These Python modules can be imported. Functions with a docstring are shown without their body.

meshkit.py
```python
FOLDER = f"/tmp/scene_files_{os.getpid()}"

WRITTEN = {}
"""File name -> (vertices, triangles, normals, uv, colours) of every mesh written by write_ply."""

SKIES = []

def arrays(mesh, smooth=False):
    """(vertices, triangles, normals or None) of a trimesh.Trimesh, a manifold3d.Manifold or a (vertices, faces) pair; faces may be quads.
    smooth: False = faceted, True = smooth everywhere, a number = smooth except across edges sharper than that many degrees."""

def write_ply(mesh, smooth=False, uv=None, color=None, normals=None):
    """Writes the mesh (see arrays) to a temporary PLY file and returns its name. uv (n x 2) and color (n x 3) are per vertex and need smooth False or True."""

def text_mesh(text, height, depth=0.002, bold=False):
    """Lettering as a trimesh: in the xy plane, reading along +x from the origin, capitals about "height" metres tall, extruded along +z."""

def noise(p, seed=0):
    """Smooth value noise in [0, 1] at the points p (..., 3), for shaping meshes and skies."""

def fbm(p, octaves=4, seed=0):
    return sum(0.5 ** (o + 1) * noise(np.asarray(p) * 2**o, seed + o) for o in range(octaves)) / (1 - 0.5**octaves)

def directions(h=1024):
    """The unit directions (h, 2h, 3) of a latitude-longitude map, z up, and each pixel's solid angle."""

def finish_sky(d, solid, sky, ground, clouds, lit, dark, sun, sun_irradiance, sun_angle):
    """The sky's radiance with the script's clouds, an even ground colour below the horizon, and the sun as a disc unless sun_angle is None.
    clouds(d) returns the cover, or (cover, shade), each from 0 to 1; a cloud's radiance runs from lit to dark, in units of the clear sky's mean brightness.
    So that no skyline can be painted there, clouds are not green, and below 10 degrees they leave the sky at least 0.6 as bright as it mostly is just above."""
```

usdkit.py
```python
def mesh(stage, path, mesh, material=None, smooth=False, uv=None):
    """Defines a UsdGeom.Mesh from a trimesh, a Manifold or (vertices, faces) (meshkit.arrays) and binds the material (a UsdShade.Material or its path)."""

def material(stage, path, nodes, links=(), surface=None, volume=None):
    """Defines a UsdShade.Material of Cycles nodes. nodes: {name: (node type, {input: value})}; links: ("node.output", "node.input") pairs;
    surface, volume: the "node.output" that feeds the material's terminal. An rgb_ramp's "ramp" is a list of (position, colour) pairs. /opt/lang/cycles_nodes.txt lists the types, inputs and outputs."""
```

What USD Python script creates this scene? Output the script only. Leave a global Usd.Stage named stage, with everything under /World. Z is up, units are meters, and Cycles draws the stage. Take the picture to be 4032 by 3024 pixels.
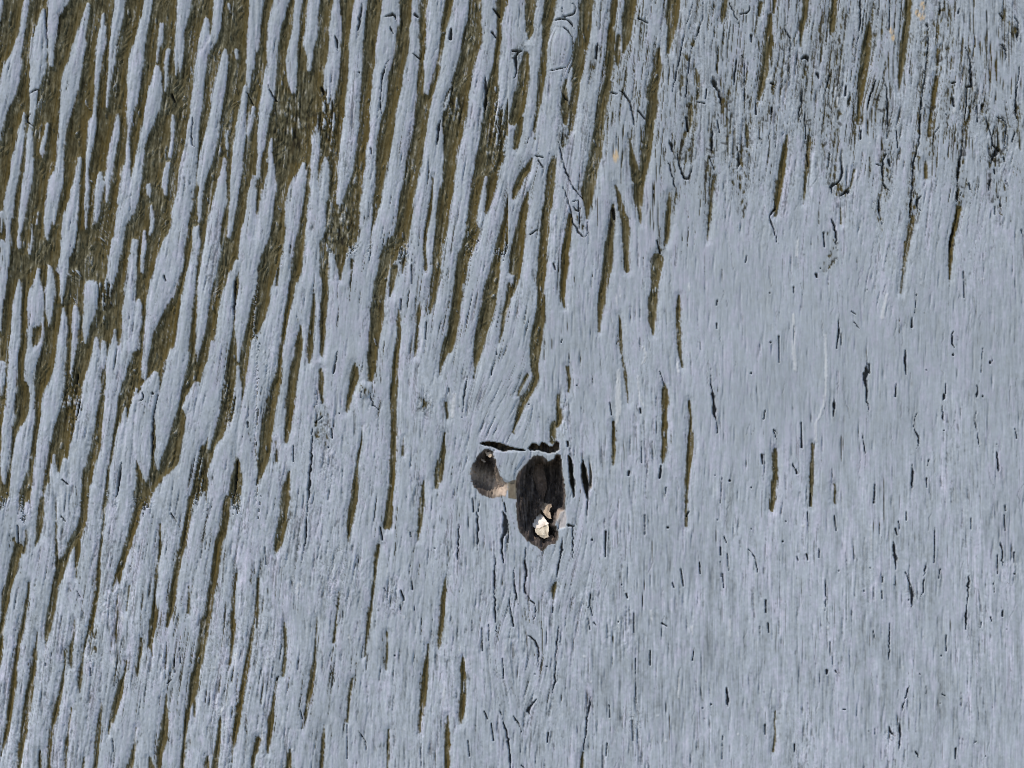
import math
import numpy as np
import trimesh
import usdkit
from scipy import ndimage as ndi
from shapely.geometry import Polygon
from pxr import Gf, Sdf, Usd, UsdGeom, UsdLux, UsdShade, Vt

stage = Usd.Stage.CreateInMemory()
UsdGeom.SetStageUpAxis(stage, UsdGeom.Tokens.z)
UsdGeom.SetStageMetersPerUnit(stage, 1.0)
world = UsdGeom.Xform.Define(stage, "/World")
stage.SetDefaultPrim(world.GetPrim())
UsdGeom.Scope.Define(stage, "/World/Looks")

# ---------------------------------------------------------------- camera, sky, sun
BOARD_Z = 1.2                       # the middle of the picture is 1.2 m above the ground
PX = 5e-5                           # one photograph pixel is 0.05 mm: the picture is 0.2 m wide
camera = UsdGeom.Camera.Define(stage, "/World/camera")
camera.CreateHorizontalApertureAttr(36.0)
camera.CreateVerticalApertureAttr(27.0)
camera.CreateFocalLengthAttr(36.0 * 0.36 / (4032 * PX))
camera.CreateClippingRangeAttr(Gf.Vec2f(0.01, 1000.0))
camera.AddTranslateOp().Set(Gf.Vec3d(0, -0.36, BOARD_Z))
camera.AddRotateXOp().Set(90.0)
camera.CreateExposureAttr(0.27)

SUN = np.array([-0.50, -0.36, 0.80]); SUN /= np.linalg.norm(SUN)
elevation, rotation = math.asin(SUN[2]), math.atan2(SUN[0], SUN[1])
sky_look = usdkit.material(stage, "/World/Looks/sky", {
    "sky": ("sky_texture", {"sky_type": "single_scattering", "sun_disc": False, "sun_elevation": elevation, "sun_rotation": rotation}),
    "bg": ("background_shader", {"strength": 0.12})}, [("sky.color", "bg.color")], surface="bg.background")
dome = UsdLux.DomeLight.Define(stage, "/World/sky")
UsdShade.MaterialBindingAPI.Apply(dome.GetPrim()).Bind(sky_look)
dome.GetPrim().SetCustomDataByKey("kind", "structure")
sun = UsdLux.DistantLight.Define(stage, "/World/sun")
sun.CreateIntensityAttr(0.8)
sun.CreateAngleAttr(0.5)
sun.CreateNormalizeAttr(True)
sun.CreateColorAttr(Gf.Vec3f(1.0, 0.94, 0.86))
q = Gf.Rotation(Gf.Vec3d(0, 0, 1), Gf.Vec3d(*SUN.tolist())).GetQuat()
sun.AddOrientOp(UsdGeom.XformOp.PrecisionDouble).Set(Gf.Quatd(q.GetReal(), q.GetImaginary()))

# ---------------------------------------------------------------- ground below the board (out of the picture, it returns light)
ground_look = usdkit.material(stage, "/World/Looks/ground", {
    "pos": ("geometry", {}), "n": ("noise_texture", {"scale": 3.0, "detail": 8.0}),
    "r": ("rgb_ramp", {"ramp": [(0.3, (0.10, 0.09, 0.06)), (0.7, (0.22, 0.20, 0.15))]}),
    "p": ("principled_bsdf", {"roughness": 0.95})},
    [("pos.position", "n.vector"), ("n.fac", "r.fac"), ("r.color", "p.base_color")], surface="p.BSDF")
g = usdkit.mesh(stage, "/World/ground", (np.array([[-300, -300, 0], [300, -300, 0], [300, 300, 0], [-300, 300, 0]], float), np.array([[0, 1, 2], [0, 2, 3]])), ground_look)
g.GetPrim().SetCustomDataByKey("kind", "structure")

# ---------------------------------------------------------------- the weathered face, traced stroke by stroke
# @ origin of a tile of the photograph; each line: kind and points x,y,width in tile units.
# P paint left standing, B bare wood, C crack, W pale raised fibre; G greyed crackled band; F frayed, R rough, K knot, O fresh wood: x,y,half width,half height
STROKES = """
@0,0
P 5,0,34 0,100,22 -5,170,10
P 172,0,34 150,150,38 128,260,45 105,350,65 75,450,115 55,550,120 30,640,110 5,750,60 -10,900,30
P 280,60,10 268,150,50 266,250,85 252,400,90 235,500,80 220,580,55 214,650,42 205,750,28 195,830,16 190,880,34 190,950,45 190,1050,50 170,1200,60 150,1330,50 140,1430,35 130,1500,15
P 207,250,12 207,400,25 212,500,40
P 375,0,130 350,90,85 342,200,65 332,300,48 330,420,15
P 570,30,15 555,100,35 530,200,55 512,300,85 490,400,95 460,500,115 447,600,115 430,700,100 408,800,65 400,900,55 390,1000,52 385,1100,55 362,1180,95 340,1280,90 325,1370,70 308,1450,45 303,1550,16
P 355,1330,40 350,1450,18
P 670,90,10 665,170,35 655,280,58 640,400,45 630,500,30 620,600,25 615,720,25 602,800,52 590,880,50 585,950,40 572,1030,25 565,1100,12 567,1200,20 560,1350,25 555,1480,12
P 780,0,70 765,100,75 745,200,60 735,300,55 725,400,40 712,500,22 700,580,18 692,690,10
P 960,0,45 945,100,50 920,200,65 900,300,75 880,400,95 875,500,90 865,600,70 850,700,50 840,770,30 835,850,15 830,950,20 830,1030,25 820,1100,42 812,1200,70 805,1300,90
P 1022,430,20 1015,520,75 1005,600,95 985,700,90 965,780,75 940,860,60 915,950,45 900,1050,45 885,1150,60 860,1250,80 820,1350,105 785,1450,75 770,1550,65 755,1659,50
P 1045,160,25 1040,250,30 1025,330,12 1020,400,8
P 1090,330,30 1080,420,30 1075,520,25 1070,590,10
P 1190,0,90 1180,100,75 1172,200,60 1168,300,40 1168,400,25 1165,460,10
P 1420,0,60 1405,150,60 1385,240,50 1340,300,66 1310,350,70 1300,450,70 1290,550,70 1275,650,70 1262,750,72 1245,850,72 1240,950,80 1225,1050,105 1215,1150,100 1200,1250,100 1180,1350,115 1165,1450,110 1145,1550,120 1120,1659,130
P 1340,130,30 1328,220,60 1315,300,70
P 1460,320,15 1450,400,50 1435,500,70 1415,600,80 1400,700,70 1385,800,75 1365,900,85 1340,1000,90 1320,1080,75 1310,1150,50 1300,1250,30 1292,1350,22 1285,1430,12
P 1590,570,30 1585,650,40 1570,750,50 1560,850,65 1550,950,65 1540,1050,65 1530,1150,65 1520,1250,60 1505,1350,45 1495,1450,35 1480,1530,15
P 1455,1030,20 1450,1100,35 1440,1200,60 1425,1300,88 1405,1380,85 1390,1450,90 1380,1550,95 1370,1659,105
P 1640,0,40 1635,150,60 1630,300,65 1625,400,60 1610,500,20 1605,580,10
P 1650,1150,30 1635,1250,50 1625,1400,70 1610,1500,90 1600,1600,100 1595,1659,100
P 1270,1480,30 1270,1580,40 1260,1659,30
P 155,740,15 145,820,30 130,900,45 110,1000,60 95,1100,60 75,1200,60 60,1300,70 50,1400,60 45,1500,45 50,1600,35 45,1659,32
P 520,1030,25 510,1100,30 495,1200,45 480,1300,60 455,1400,85 450,1500,100 440,1600,90 422,1659,60
P 765,740,12 755,820,35 745,900,50 725,980,45 715,1080,40 700,1180,35 695,1250,20 690,1310,10
P 650,1120,20 645,1200,50 635,1300,40 625,1400,30 610,1450,10
P 1480,30,25 1490,80,15
P 1120,750,10 1115,850,20 1110,950,20 1100,1010,10
P 310,800,8 290,900,20 275,980,30 275,1020,10
P 960,1200,30 970,1270,15
P 980,1340,15 985,1430,25 970,1520,20
P 935,1500,15 935,1600,30 930,1659,25
P 880,1580,10 880,1659,20
P 1530,330,30 1540,380,10
P 1640,700,20 1625,780,30 1605,870,15
P 200,1450,10 205,1520,20 190,1640,15
P 125,1470,10 120,1600,20
P 10,1380,20 5,1500,15
P 1470,850,12 1470,960,10
P 1090,1060,14 1070,1150,26 1075,1260,14
P 1150,230,20 1145,330,26 1140,480,18
P 245,1380,16 238,1450,10
C 195,740,10 170,770,12 215,820,14
C 190,610,8 215,590,8 250,580,12
C 1110,610,16 1130,660,14
C 290,60,7 300,200,7 312,330,6
C 1250,760,8 1245,840,10 1240,900,9 1260,950,7
C 1600,600,8 1640,680,10
@1008,0
P 15,0,60 5,200,50 0,330,20
P 165,0,100 140,100,90 115,180,78 110,250,75 105,350,60 95,450,72 85,550,80 75,650,80 50,750,65 40,850,60 30,950,50 20,1050,25 10,1150,20
P 275,0,45 265,100,40 255,200,40 240,300,60 230,400,70 235,500,60 240,590,40
P 375,0,70 365,100,70 360,180,82 345,280,70 350,350,40 345,450,20
P 520,0,40 520,100,65 515,200,78 510,300,70 505,400,85 490,480,100 480,560,85 475,650,50 460,750,30
P 500,600,25 497,750,20 490,900,14
P 680,0,85 665,100,90 655,200,90 650,300,90 645,400,90 640,500,85 635,600,90 625,700,90 615,800,105 605,900,110 590,1000,100 580,1080,95 570,1150,80 555,1230,50 540,1320,25
P 875,0,110 870,100,120 850,200,120 840,300,130 830,400,110 805,500,100 800,600,100 785,700,95 770,800,60 760,900,55 745,1000,60 740,1100,70 735,1200,78 720,1300,75 710,1400,80 705,1500,75 690,1600,90 680,1659,90
P 1035,0,45 1030,100,50 1025,200,60 1025,300,65 1015,400,80 1000,500,95 990,600,108 975,700,118 960,800,128 945,900,120 925,1000,112 905,1100,112 890,1200,118 870,1300,118 850,1400,128 825,1500,132 800,1600,120 790,1659,112
P 1170,0,100 1155,100,98 1150,200,95 1140,300,85 1130,400,80 1115,500,50 1105,600,25
P 1330,0,100 1320,100,108 1290,200,108 1275,300,108 1250,400,108 1232,500,90 1208,600,100 1182,700,95 1162,800,95 1160,900,115 1150,1000,128 1140,1100,138 1120,1200,148 1102,1300,148 1090,1400,148 1080,1500,150 1070,1600,160 1060,1659,160
B 1145,1150,8 1135,1300,16 1120,1400,22 1100,1500,22 1092,1600,24 1095,1659,18
P 1510,0,90 1510,100,95 1515,200,88 1500,300,88 1480,400,108 1455,500,108 1435,600,100 1425,700,100 1405,800,100 1390,900,110 1365,1000,122 1355,1100,115 1340,1200,110 1325,1300,110 1310,1400,115 1295,1500,110 1280,1600,110 1270,1659,110
P 1640,60,50 1630,200,70 1625,300,70 1620,400,85 1615,500,85 1610,600,60 1590,700,40 1570,800,44 1580,900,40
P 1645,900,55 1630,1000,60 1625,1080,70 1610,1150,90 1590,1250,90 1565,1350,100 1530,1450,120 1500,1550,110 1470,1659,120
P 1490,1150,20 1475,1250,30 1465,1350,45 1460,1450,50
P 100,900,15 95,1000,25 100,1100,50 90,1200,70 75,1300,88 60,1400,100 40,1500,110 30,1600,110 20,1659,110
P 310,1065,20 297,1130,58 272,1200,98 255,1280,110 245,1350,105 235,1450,85 220,1550,70 205,1659,60
P 395,730,20 400,820,40 395,900,45 385,1000,45 380,1100,40 378,1200,45 392,1280,90 395,1350,120 390,1450,120 380,1550,108 360,1659,90
P 455,1020,30 445,1120,50 440,1200,60 430,1280,70
C 685,20,12 675,120,16 655,220,10
C 830,110,10 890,95,14 910,140,9
C 870,180,10 890,220,8
C 1020,350,9 1060,380,12
C 1030,95,18 1050,110,14
C 510,230,14 525,270,18 530,330,9
C 80,550,12 100,610,14 140,660,16
C 1195,780,10 1180,860,12 1175,940,12
C 1215,820,8
C 1260,250,22 1265,190,10
C 870,380,8 830,460,9 815,560,10 805,680,12 820,750,14
C 745,960,12 750,1000,10
C 425,570,20 440,610,14
C 670,470,12
C 1540,60,12 1580,110,10
C 1530,210,10 1555,245,8
C 1485,500,10 1490,620,16 1480,720,12
C 1440,1560,8
F 250,790,120,170
F 470,780,60,200
F 1280,700,60,120
F 560,1500,90,160
F 1560,850,60,250
@2016,0
B 120,0,70 115,100,62 115,200,48 110,250,18
B 252,0,82 237,100,72 222,200,58 215,300,40 205,400,45 190,500,52 180,600,42 170,700,28 155,780,16 148,900,8
B 490,0,82 477,100,78 470,200,92 447,300,85 430,400,76 420,500,66 410,600,56 397,700,50 385,800,38 370,870,18
B 345,520,20 340,620,40 345,720,55 345,800,25
B 90,350,40 80,450,68 70,550,78 50,650,88 30,720,88 10,780,60
B 55,770,36 40,870,46 20,960,16
B 665,0,36 655,100,36 645,200,42 640,300,56 635,400,48 625,500,42 605,600,62 580,700,66 565,800,70 555,900,85 540,1000,88 530,1050,80 515,1120,86 500,1200,88 490,1280,68 490,1350,28 490,1420,8
B 770,0,80 755,100,76 745,200,64 735,280,38 720,340,12
B 690,230,22 687,360,36 685,420,10
B 1050,0,86 1040,100,94 1035,180,66 1025,260,46 1015,340,16
B 950,320,25 945,420,52 925,500,72 910,600,78 905,700,73 895,800,64 885,900,60 870,1000,66 852,1100,58 830,1180,72 820,1260,66 825,1340,42 835,1450,8
B 760,900,12 775,1000,36 790,1080,55 812,1160,66
B 670,1200,8 695,1280,32 715,1370,42 735,1450,48 740,1550,48 745,1659,38
B 130,1030,12 100,1090,40 60,1150,44 30,1220,36 10,1280,18
B 100,1250,12 85,1350,46 60,1450,56 45,1550,74 30,1659,85
B 270,1020,28 260,1100,45 250,1200,58 235,1300,58 220,1400,54 215,1500,62 205,1600,58 200,1659,58
B 375,1400,26 365,1500,42 350,1600,50 345,1659,44
B 655,1330,16 650,1450,36 635,1550,50 625,1659,65
B 1025,1250,8 1020,1330,32 1010,1430,42 1005,1530,38 1000,1580,16
B 1300,1170,16 1290,1300,26 1275,1450,14 1270,1560,7
B 1380,0,44 1370,80,32 1360,150,12
B 1610,20,26 1600,100,12
B 1665,130,20 1648,300,38 1640,450,48 1620,550,38 1600,650,16
B 1195,450,20 1205,550,32 1200,640,16
B 1150,680,40 1160,780,34 1140,850,12
B 1520,800,16 1525,880,26 1525,950,16
C 1230,0,6 1240,100,8 1225,150,15 1200,230,8 1160,330,8 1145,450,7 1130,600,7 1125,720,6
C 1170,30,6 1120,200,6 1090,350,6 1070,450,8 1040,600,8
C 1300,500,14 1310,540,30 1340,600,12 1355,680,8
C 1260,580,8 1255,640,8
C 1200,660,8 1245,670,12
C 1410,20,7 1440,90,10 1460,130,8 1475,190,10
C 1440,90,7 1530,80,8 1540,40,8
C 1550,230,16 1550,270,10
C 1460,370,12 1450,450,8 1440,550,7
C 1490,360,12 1510,450,7 1505,600,7 1510,720,7
C 1020,910,8 1040,960,18 1045,1000,10
C 1005,1040,8 1030,1100,7 1055,1230,10
C 1075,1000,7 1100,1110,10 1130,1160,12 1170,1080,9
C 1300,850,12 1295,920,14 1295,980,10
C 1330,780,8 1345,860,8
C 700,590,8 750,640,10 775,720,7 800,880,6
C 820,720,10 860,770,10
C 645,600,8 680,610,8
C 1580,650,8 1580,740,16
C 1590,890,8 1615,910,8 1605,950,7
C 300,920,8 330,1050,7 400,1220,8 460,1290,7
C 330,1210,6 370,1330,7 400,1450,6 470,1540,9 490,1500,8 490,1440,6
C 390,1310,8 430,1300,8 435,1370,8 400,1340,8
C 440,1350,5 435,1450,7
C 0,330,20 60,330,14 20,370,14 30,450,8 10,510,8
C 545,380,20 560,290,6 575,350,8
C 325,50,7 330,110,7 400,90,7 415,50,7 380,20,7
C 820,120,10 880,150,8
C 655,1360,22 665,1420,14
C 1130,760,20 1140,850,14
C 270,132,7 330,122,8 375,145,8 405,190,6
C 285,172,6 340,185,7 385,235,6 400,290,5
C 240,460,5 300,450,6 350,440,5
C 320,590,7 350,640,8 380,680,6
C 940,1560,10 960,1640,9
C 155,1010,8 200,1020,8
C 170,1040,6 200,1085,8
C 120,1520,9 160,1490,8
C 1460,960,18 1470,1040,14 1460,1100,10
C 1280,1020,7 1310,1100,8
O 672,1010,24,50
K 310,310,85,125
R 340,850,50,80
R 1450,900,120,300
R 350,700,60,120
@3024,0
B 40,0,26 35,80,16
B 15,100,26 15,250,32 5,380,26
B 245,0,46 235,100,36 220,200,26 210,300,10
B 430,0,40 420,100,54 415,190,36 412,220,10
B 655,140,8 650,220,54 635,320,66 625,420,60 610,520,54 600,620,36 590,720,22 580,800,12
B 910,0,54 905,100,48 895,200,46 880,300,46 870,400,42 855,500,34 845,600,10
B 1090,500,26 1080,580,32 1065,680,32 1050,780,22 1040,880,16
B 1100,320,18 1095,420,18
B 120,880,20 105,1000,36 90,1100,52 75,1200,46 60,1300,40 45,1400,16
B 270,900,26 260,1020,30 250,1100,26 240,1200,22 230,1320,10
B 1020,1050,12 1025,1150,20
B 940,1400,22 920,1500,28 900,1600,28 890,1659,26
B 1240,1350,40 1215,1450,28 1195,1550,28 1185,1659,26
B 470,1350,10 470,1450,20
B 560,1100,16 530,1220,14
C 600,0,16 600,90,10 570,300,8
C 790,0,7 785,200,7
C 1115,20,8 1115,90,10
C 1240,60,10 1230,90,8
C 110,190,8 145,270,10 140,400,8 130,520,7
C 215,385,16 250,370,25 260,400,12
C 215,560,10 220,650,12 200,740,10 215,800,8
C 320,480,22 330,510,10
C 400,490,14 370,600,6
C 20,540,16 35,545,12
C 25,700,18 20,740,9
C 740,500,10 770,600,8 775,720,12 770,900,9
C 700,520,9 660,640,8 640,720,6
C 1030,160,22 1035,260,12 1025,400,7 1000,600,8 985,750,10 980,880,7 965,980,14 940,1060,9 935,1200,10 920,1350,14 920,1420,10
C 1280,310,14 1310,420,10 1310,520,20 1320,560,16 1285,560,12 1285,680,10 1270,800,7
C 1265,900,10 1250,1000,8 1240,1060,16 1225,1180,12 1230,1300,14 1250,1250,10
C 1230,1300,9 1215,1420,10 1180,1580,12 1175,1659,12
C 1300,1190,12 1310,1230,8
C 1410,760,10 1440,860,10 1465,950,10 1490,970,38 1460,1010,24 1445,1080,12
C 1480,760,14 1530,780,12 1545,830,10 1530,930,12 1550,980,10
C 1525,1020,14 1535,1050,8
C 1465,1100,14 1470,1130,8
C 1390,680,20 1380,710,10
C 1355,690,10 1355,790,8
C 1195,640,16 1205,690,14
C 1190,540,14 1210,535,10
C 1630,430,8 1615,560,9 1605,650,10 1610,770,10
C 1500,90,12 1520,120,12
C 1600,100,12 1620,200,14 1615,270,10
C 1500,290,8 1540,330,14 1530,400,8
C 400,1000,10 390,1080,8
C 470,1030,8 480,1110,12 460,1180,12 410,1210,18 415,1260,10
C 470,1270,14 520,1240,22 515,1270,10
C 760,1000,18 740,1100,14 750,1200,10 790,1240,14
C 700,1065,7 730,1075,8
C 780,1040,18 790,1080,10
C 720,1270,8 715,1360,12 730,1420,8 735,1490,7
C 990,1270,18 960,1330,14 990,1370,8
C 600,850,10 600,900,12
C 830,850,8 840,960,7
C 410,1420,14 440,1550,16 440,1610,8
C 360,1510,10 365,1600,10
C 35,1290,14 45,1350,10 10,1400,8 40,1500,7 55,1570,6
C 1440,1170,12 1430,1230,8
C 1540,1170,8 1555,1210,6
C 1490,1270,6 1510,1340,6
C 1470,1340,8 1470,1390,8
C 1640,1490,10 1648,1530,8
C 1600,860,10 1580,920,8
C 250,1000,7 260,1080,7
C 505,560,10 500,620,14
C 240,740,8 245,900,8
C 1130,760,7 1150,740,8 1165,770,6
C 1110,820,6 1070,900,6 1060,960,7
O 802,200,20,30
O 812,245,18,26
O 1000,40,18,40
O 1005,105,14,30
O 965,85,16,26
O 985,110,20,30
W 190,1560,8 185,1659,14
W 400,1350,10 405,1390,8
W 440,580,12 455,690,10
R 1150,250,60,90
R 650,90,90,90
R 450,600,110,250
R 1560,170,80,160
R 130,500,100,350
R 780,1080,60,130
R 1300,750,90,250
R 1480,1000,120,180
@0,1008
P 20,0,50 25,100,50 15,200,50 10,300,35 5,400,25 0,480,15
P 45,-10,32 47,60,26
P 125,155,12 120,230,45 110,320,60 105,420,65 100,520,70 90,620,65 85,720,60 78,820,55 70,920,55 60,1020,60 45,1120,60 40,1220,60 35,1300,60 30,1380,50 25,1470,20
P 250,90,15 240,180,60 232,260,105 232,340,115 228,400,95 195,470,36 190,560,36 200,620,60
P 275,400,25 278,480,22 265,560,26 240,610,60 205,660,88 195,720,80 190,790,66 205,850,35 210,950,40 200,1050,50 165,1150,95 147,1230,108 135,1330,108 115,1420,88 100,1500,70 95,1560,60 75,1620,90 60,1680,120
P 325,70,15 330,150,50 325,240,75 320,330,48 315,420,20 314,455,8
P 420,0,60 415,100,50 408,200,30 400,300,12
P 405,340,10 410,420,45 405,520,60 400,620,70 385,720,75 370,820,98 345,920,135 322,1020,118 300,1120,100 280,1220,85 265,1320,80 250,1420,75 240,1520,70 225,1659,60
P 490,340,30 488,420,45 485,520,40 475,620,25 465,720,20 462,850,10
P 580,170,20 600,240,120 590,320,88 570,400,60 555,480,35 555,560,10
P 690,170,30 685,250,70 690,300,30
P 740,0,80 725,100,60 715,200,40 715,260,15
P 620,530,15 625,620,50 620,700,80 605,800,100 585,900,118 570,1000,118 545,1100,128 525,1200,136 507,1300,122 490,1400,90 485,1500,80 480,1600,80 475,1659,80
P 350,1290,15 350,1400,50 380,1480,120 400,1560,220 395,1659,235
P 425,1330,40 420,1400,60 430,1480,80
P 672,560,25 670,650,40 665,720,30
P 740,480,15 740,560,45 748,650,105 755,720,140 740,800,105 720,900,80 715,1000,75 700,1100,70 690,1200,70 675,1300,75 650,1400,85 630,1500,90 615,1600,95 610,1659,95
P 865,0,45 855,100,60 845,200,78 840,300,80 835,400,88 835,500,88 820,600,88 800,680,88 765,740,75
P 900,290,20 892,420,48 870,520,60 880,590,50
P 925,0,30 920,100,20
P 1110,0,160 1090,80,178 1060,180,176 1035,250,150 1012,320,125 990,400,92 965,500,58 948,600,42 938,700,32 935,790,30
P 1115,200,60 1110,260,30
P 1005,770,40 985,840,100 965,900,140 940,1000,138 920,1100,148 912,1200,148 930,1300,98 940,1400,48 945,1460,14
P 885,870,20 870,950,60 860,1050,66 840,1150,85 830,1250,100 820,1350,118 820,1450,118 810,1550,108 800,1659,118
P 810,990,15 805,1080,40 780,1180,58 765,1280,60 745,1380,68 735,1480,66 725,1580,48 730,1659,66
C 790,1340,12 770,1480,14 755,1560,12
C 995,1050,10 985,1200,14 990,1300,10
P 1255,0,30 1240,100,50 1230,200,70 1215,300,80 1200,400,90 1190,500,90 1175,600,95 1145,690,140 1130,750,145 1110,850,138 1085,950,145 1065,1050,122 1055,1150,90 1035,1250,68 1020,1320,40 1018,1380,15
P 1365,0,110 1350,100,98 1330,200,88 1320,300,78 1310,400,68 1295,500,52 1285,600,30 1277,680,10
P 1510,110,40 1490,200,60 1475,300,88 1465,400,98 1450,500,104 1430,600,100 1410,680,118 1390,760,145 1370,850,150 1345,950,170 1300,1040,190 1270,1150,155 1240,1250,138 1222,1350,130 1190,1430,160 1130,1520,210 1100,1600,240 1095,1659,250
P 1275,830,36 1255,900,76 1240,980,110
P 1380,1000,90 1365,1150,38 1350,1250,14
P 1375,560,20 1380,640,50
P 1620,0,110 1610,100,118 1600,200,110 1580,300,100 1565,400,80 1555,500,55 1550,600,25 1545,680,10
P 1540,50,50 1520,120,30
P 1540,720,15 1545,820,30 1540,920,50 1530,1020,60 1510,1120,80 1490,1200,108 1460,1280,145 1440,1350,148 1420,1450,148 1410,1550,138 1400,1659,118
P 1650,560,50 1645,660,60 1635,760,66 1625,850,80 1615,950,95 1605,1050,115 1595,1150,130 1590,1250,130 1610,1350,100 1620,1450,90 1615,1560,100 1610,1659,110
P 10,700,40 15,800,30 10,900,15
P 1290,1300,26 1300,1400,24 1320,1500,24 1310,1600,60 1300,1659,80
P 180,1610,30 175,1659,50
C 1530,150,12 1520,260,14 1515,380,12
C 1605,1080,14 1610,1110,9
C 1065,130,12 1075,160,10
C 920,880,12 930,920,8 900,940,8
C 990,890,20
C 500,770,14 495,830,10
C 1545,1290,10 1530,1400,14 1525,1500,12 1505,1590,10
C 990,1060,8 1025,900,9
C 405,1450,10 440,1480,9
F 850,850,30,120
F 1480,950,40,160
F 680,250,50,100
F 1300,1400,40,150
F 470,950,60,180
@1008,1008
B 100,0,125 72,100,115 55,200,88 45,300,78 30,380,66 10,460,38 0,500,14
B 145,90,20 135,190,8
B 275,0,68 260,100,66 235,200,42 215,300,38 195,400,32 180,500,24 165,600,18 155,700,28 145,780,38 125,850,56 105,950,62 85,1050,76 70,1150,82 55,1250,76 40,1350,66 20,1430,28 5,1480,8
B 440,0,66 440,100,66 450,180,40 440,300,42 435,450,42 430,560,28 425,650,10
B 420,740,26 420,850,32 430,950,16
B 375,250,8 370,350,28 360,480,38 350,600,38 345,690,10
B 290,450,12 285,530,36 275,620,46 255,720,52 237,820,50 225,920,52 215,1020,46 205,1120,42 195,1210,12
B 540,0,66 545,80,36 545,150,8
B 620,30,16 615,80,8
B 860,0,110 825,100,75 800,200,85 790,300,82 785,400,90 775,500,72 760,600,58 750,700,52 745,800,26
B 895,80,55 880,200,32 870,260,12
B 960,20,26 950,110,8
B 925,350,12 925,450,32 920,560,38 905,660,42 900,760,42 893,860,38 890,960,38 893,1060,34 895,1160,38 890,1260,42 885,1360,38 880,1460,42 870,1560,42 860,1659,48
B 1175,0,66 1170,100,58 1155,200,52 1140,300,32 1128,370,8
B 1060,300,12 1050,400,22 1040,520,22 1030,650,12
B 1350,0,80 1330,100,68 1310,200,60 1300,300,58 1285,400,66 1270,500,62 1245,580,76 1215,640,46 1200,700,20 1193,780,8
B 1560,20,60 1545,120,74 1530,200,92 1510,300,92 1490,400,86 1460,500,76 1440,600,66 1425,700,30 1410,790,10
B 1640,180,16 1630,280,36 1610,380,32 1590,480,16 1580,560,7
B 640,700,20 635,800,54 615,880,36 600,950,26 590,1010,10
B 690,1100,8 685,1200,13 655,1330,18 650,1430,28 640,1530,38 630,1600,43 620,1659,44
B 1220,1150,16 1215,1250,30 1200,1330,44 1185,1420,52 1170,1500,22
B 1230,950,14 1240,1050,14
B 1085,1460,12 1080,1560,26 1075,1659,22
B 215,1400,12 205,1470,36 190,1560,56 180,1659,58
B 955,1180,8 950,1290,14
B 130,1200,8 130,1330,6
C 530,620,14 515,700,10 500,760,18
C 365,1110,12 360,1300,14 350,1450,14 335,1659,12
C 1370,780,10 1350,900,10 1335,1050,8
C 1250,860,10 1255,900,8
C 245,1230,8 243,1330,7
C 385,1080,10 430,1040,8
C 490,1120,10 495,1180,8
C 470,1240,12
C 740,880,9 760,960,7 800,1000,6
C 685,880,9 680,920,7
C 1530,720,5 1525,770,7
C 1560,600,5 1560,640,6
C 1105,430,8 1100,540,6
C 940,280,9 940,360,8
C 1010,60,10 1010,180,8
C 540,1020,9
C 390,860,8 400,920,7 385,1000,6
C 1405,1570,9 1410,1659,8
C 1450,1590,9 1440,1659,8
C 1610,1600,10 1620,1659,10
K 700,870,55,60
R 430,1080,70,130
R 100,700,60,200
R 1090,960,60,120
R 470,1350,60,150
W 1285,900,26 1275,1040,18
@2016,1008
B 45,0,56 40,100,42 20,190,36 0,260,18
B 200,0,58 195,100,58 185,200,48 185,300,52 180,400,66 160,500,76 150,600,72 145,700,50 150,780,42 135,830,42 120,870,46 80,930,46 50,1000,34 25,1080,18 10,1150,10
B 100,770,18 60,840,16 40,900,8
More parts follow.
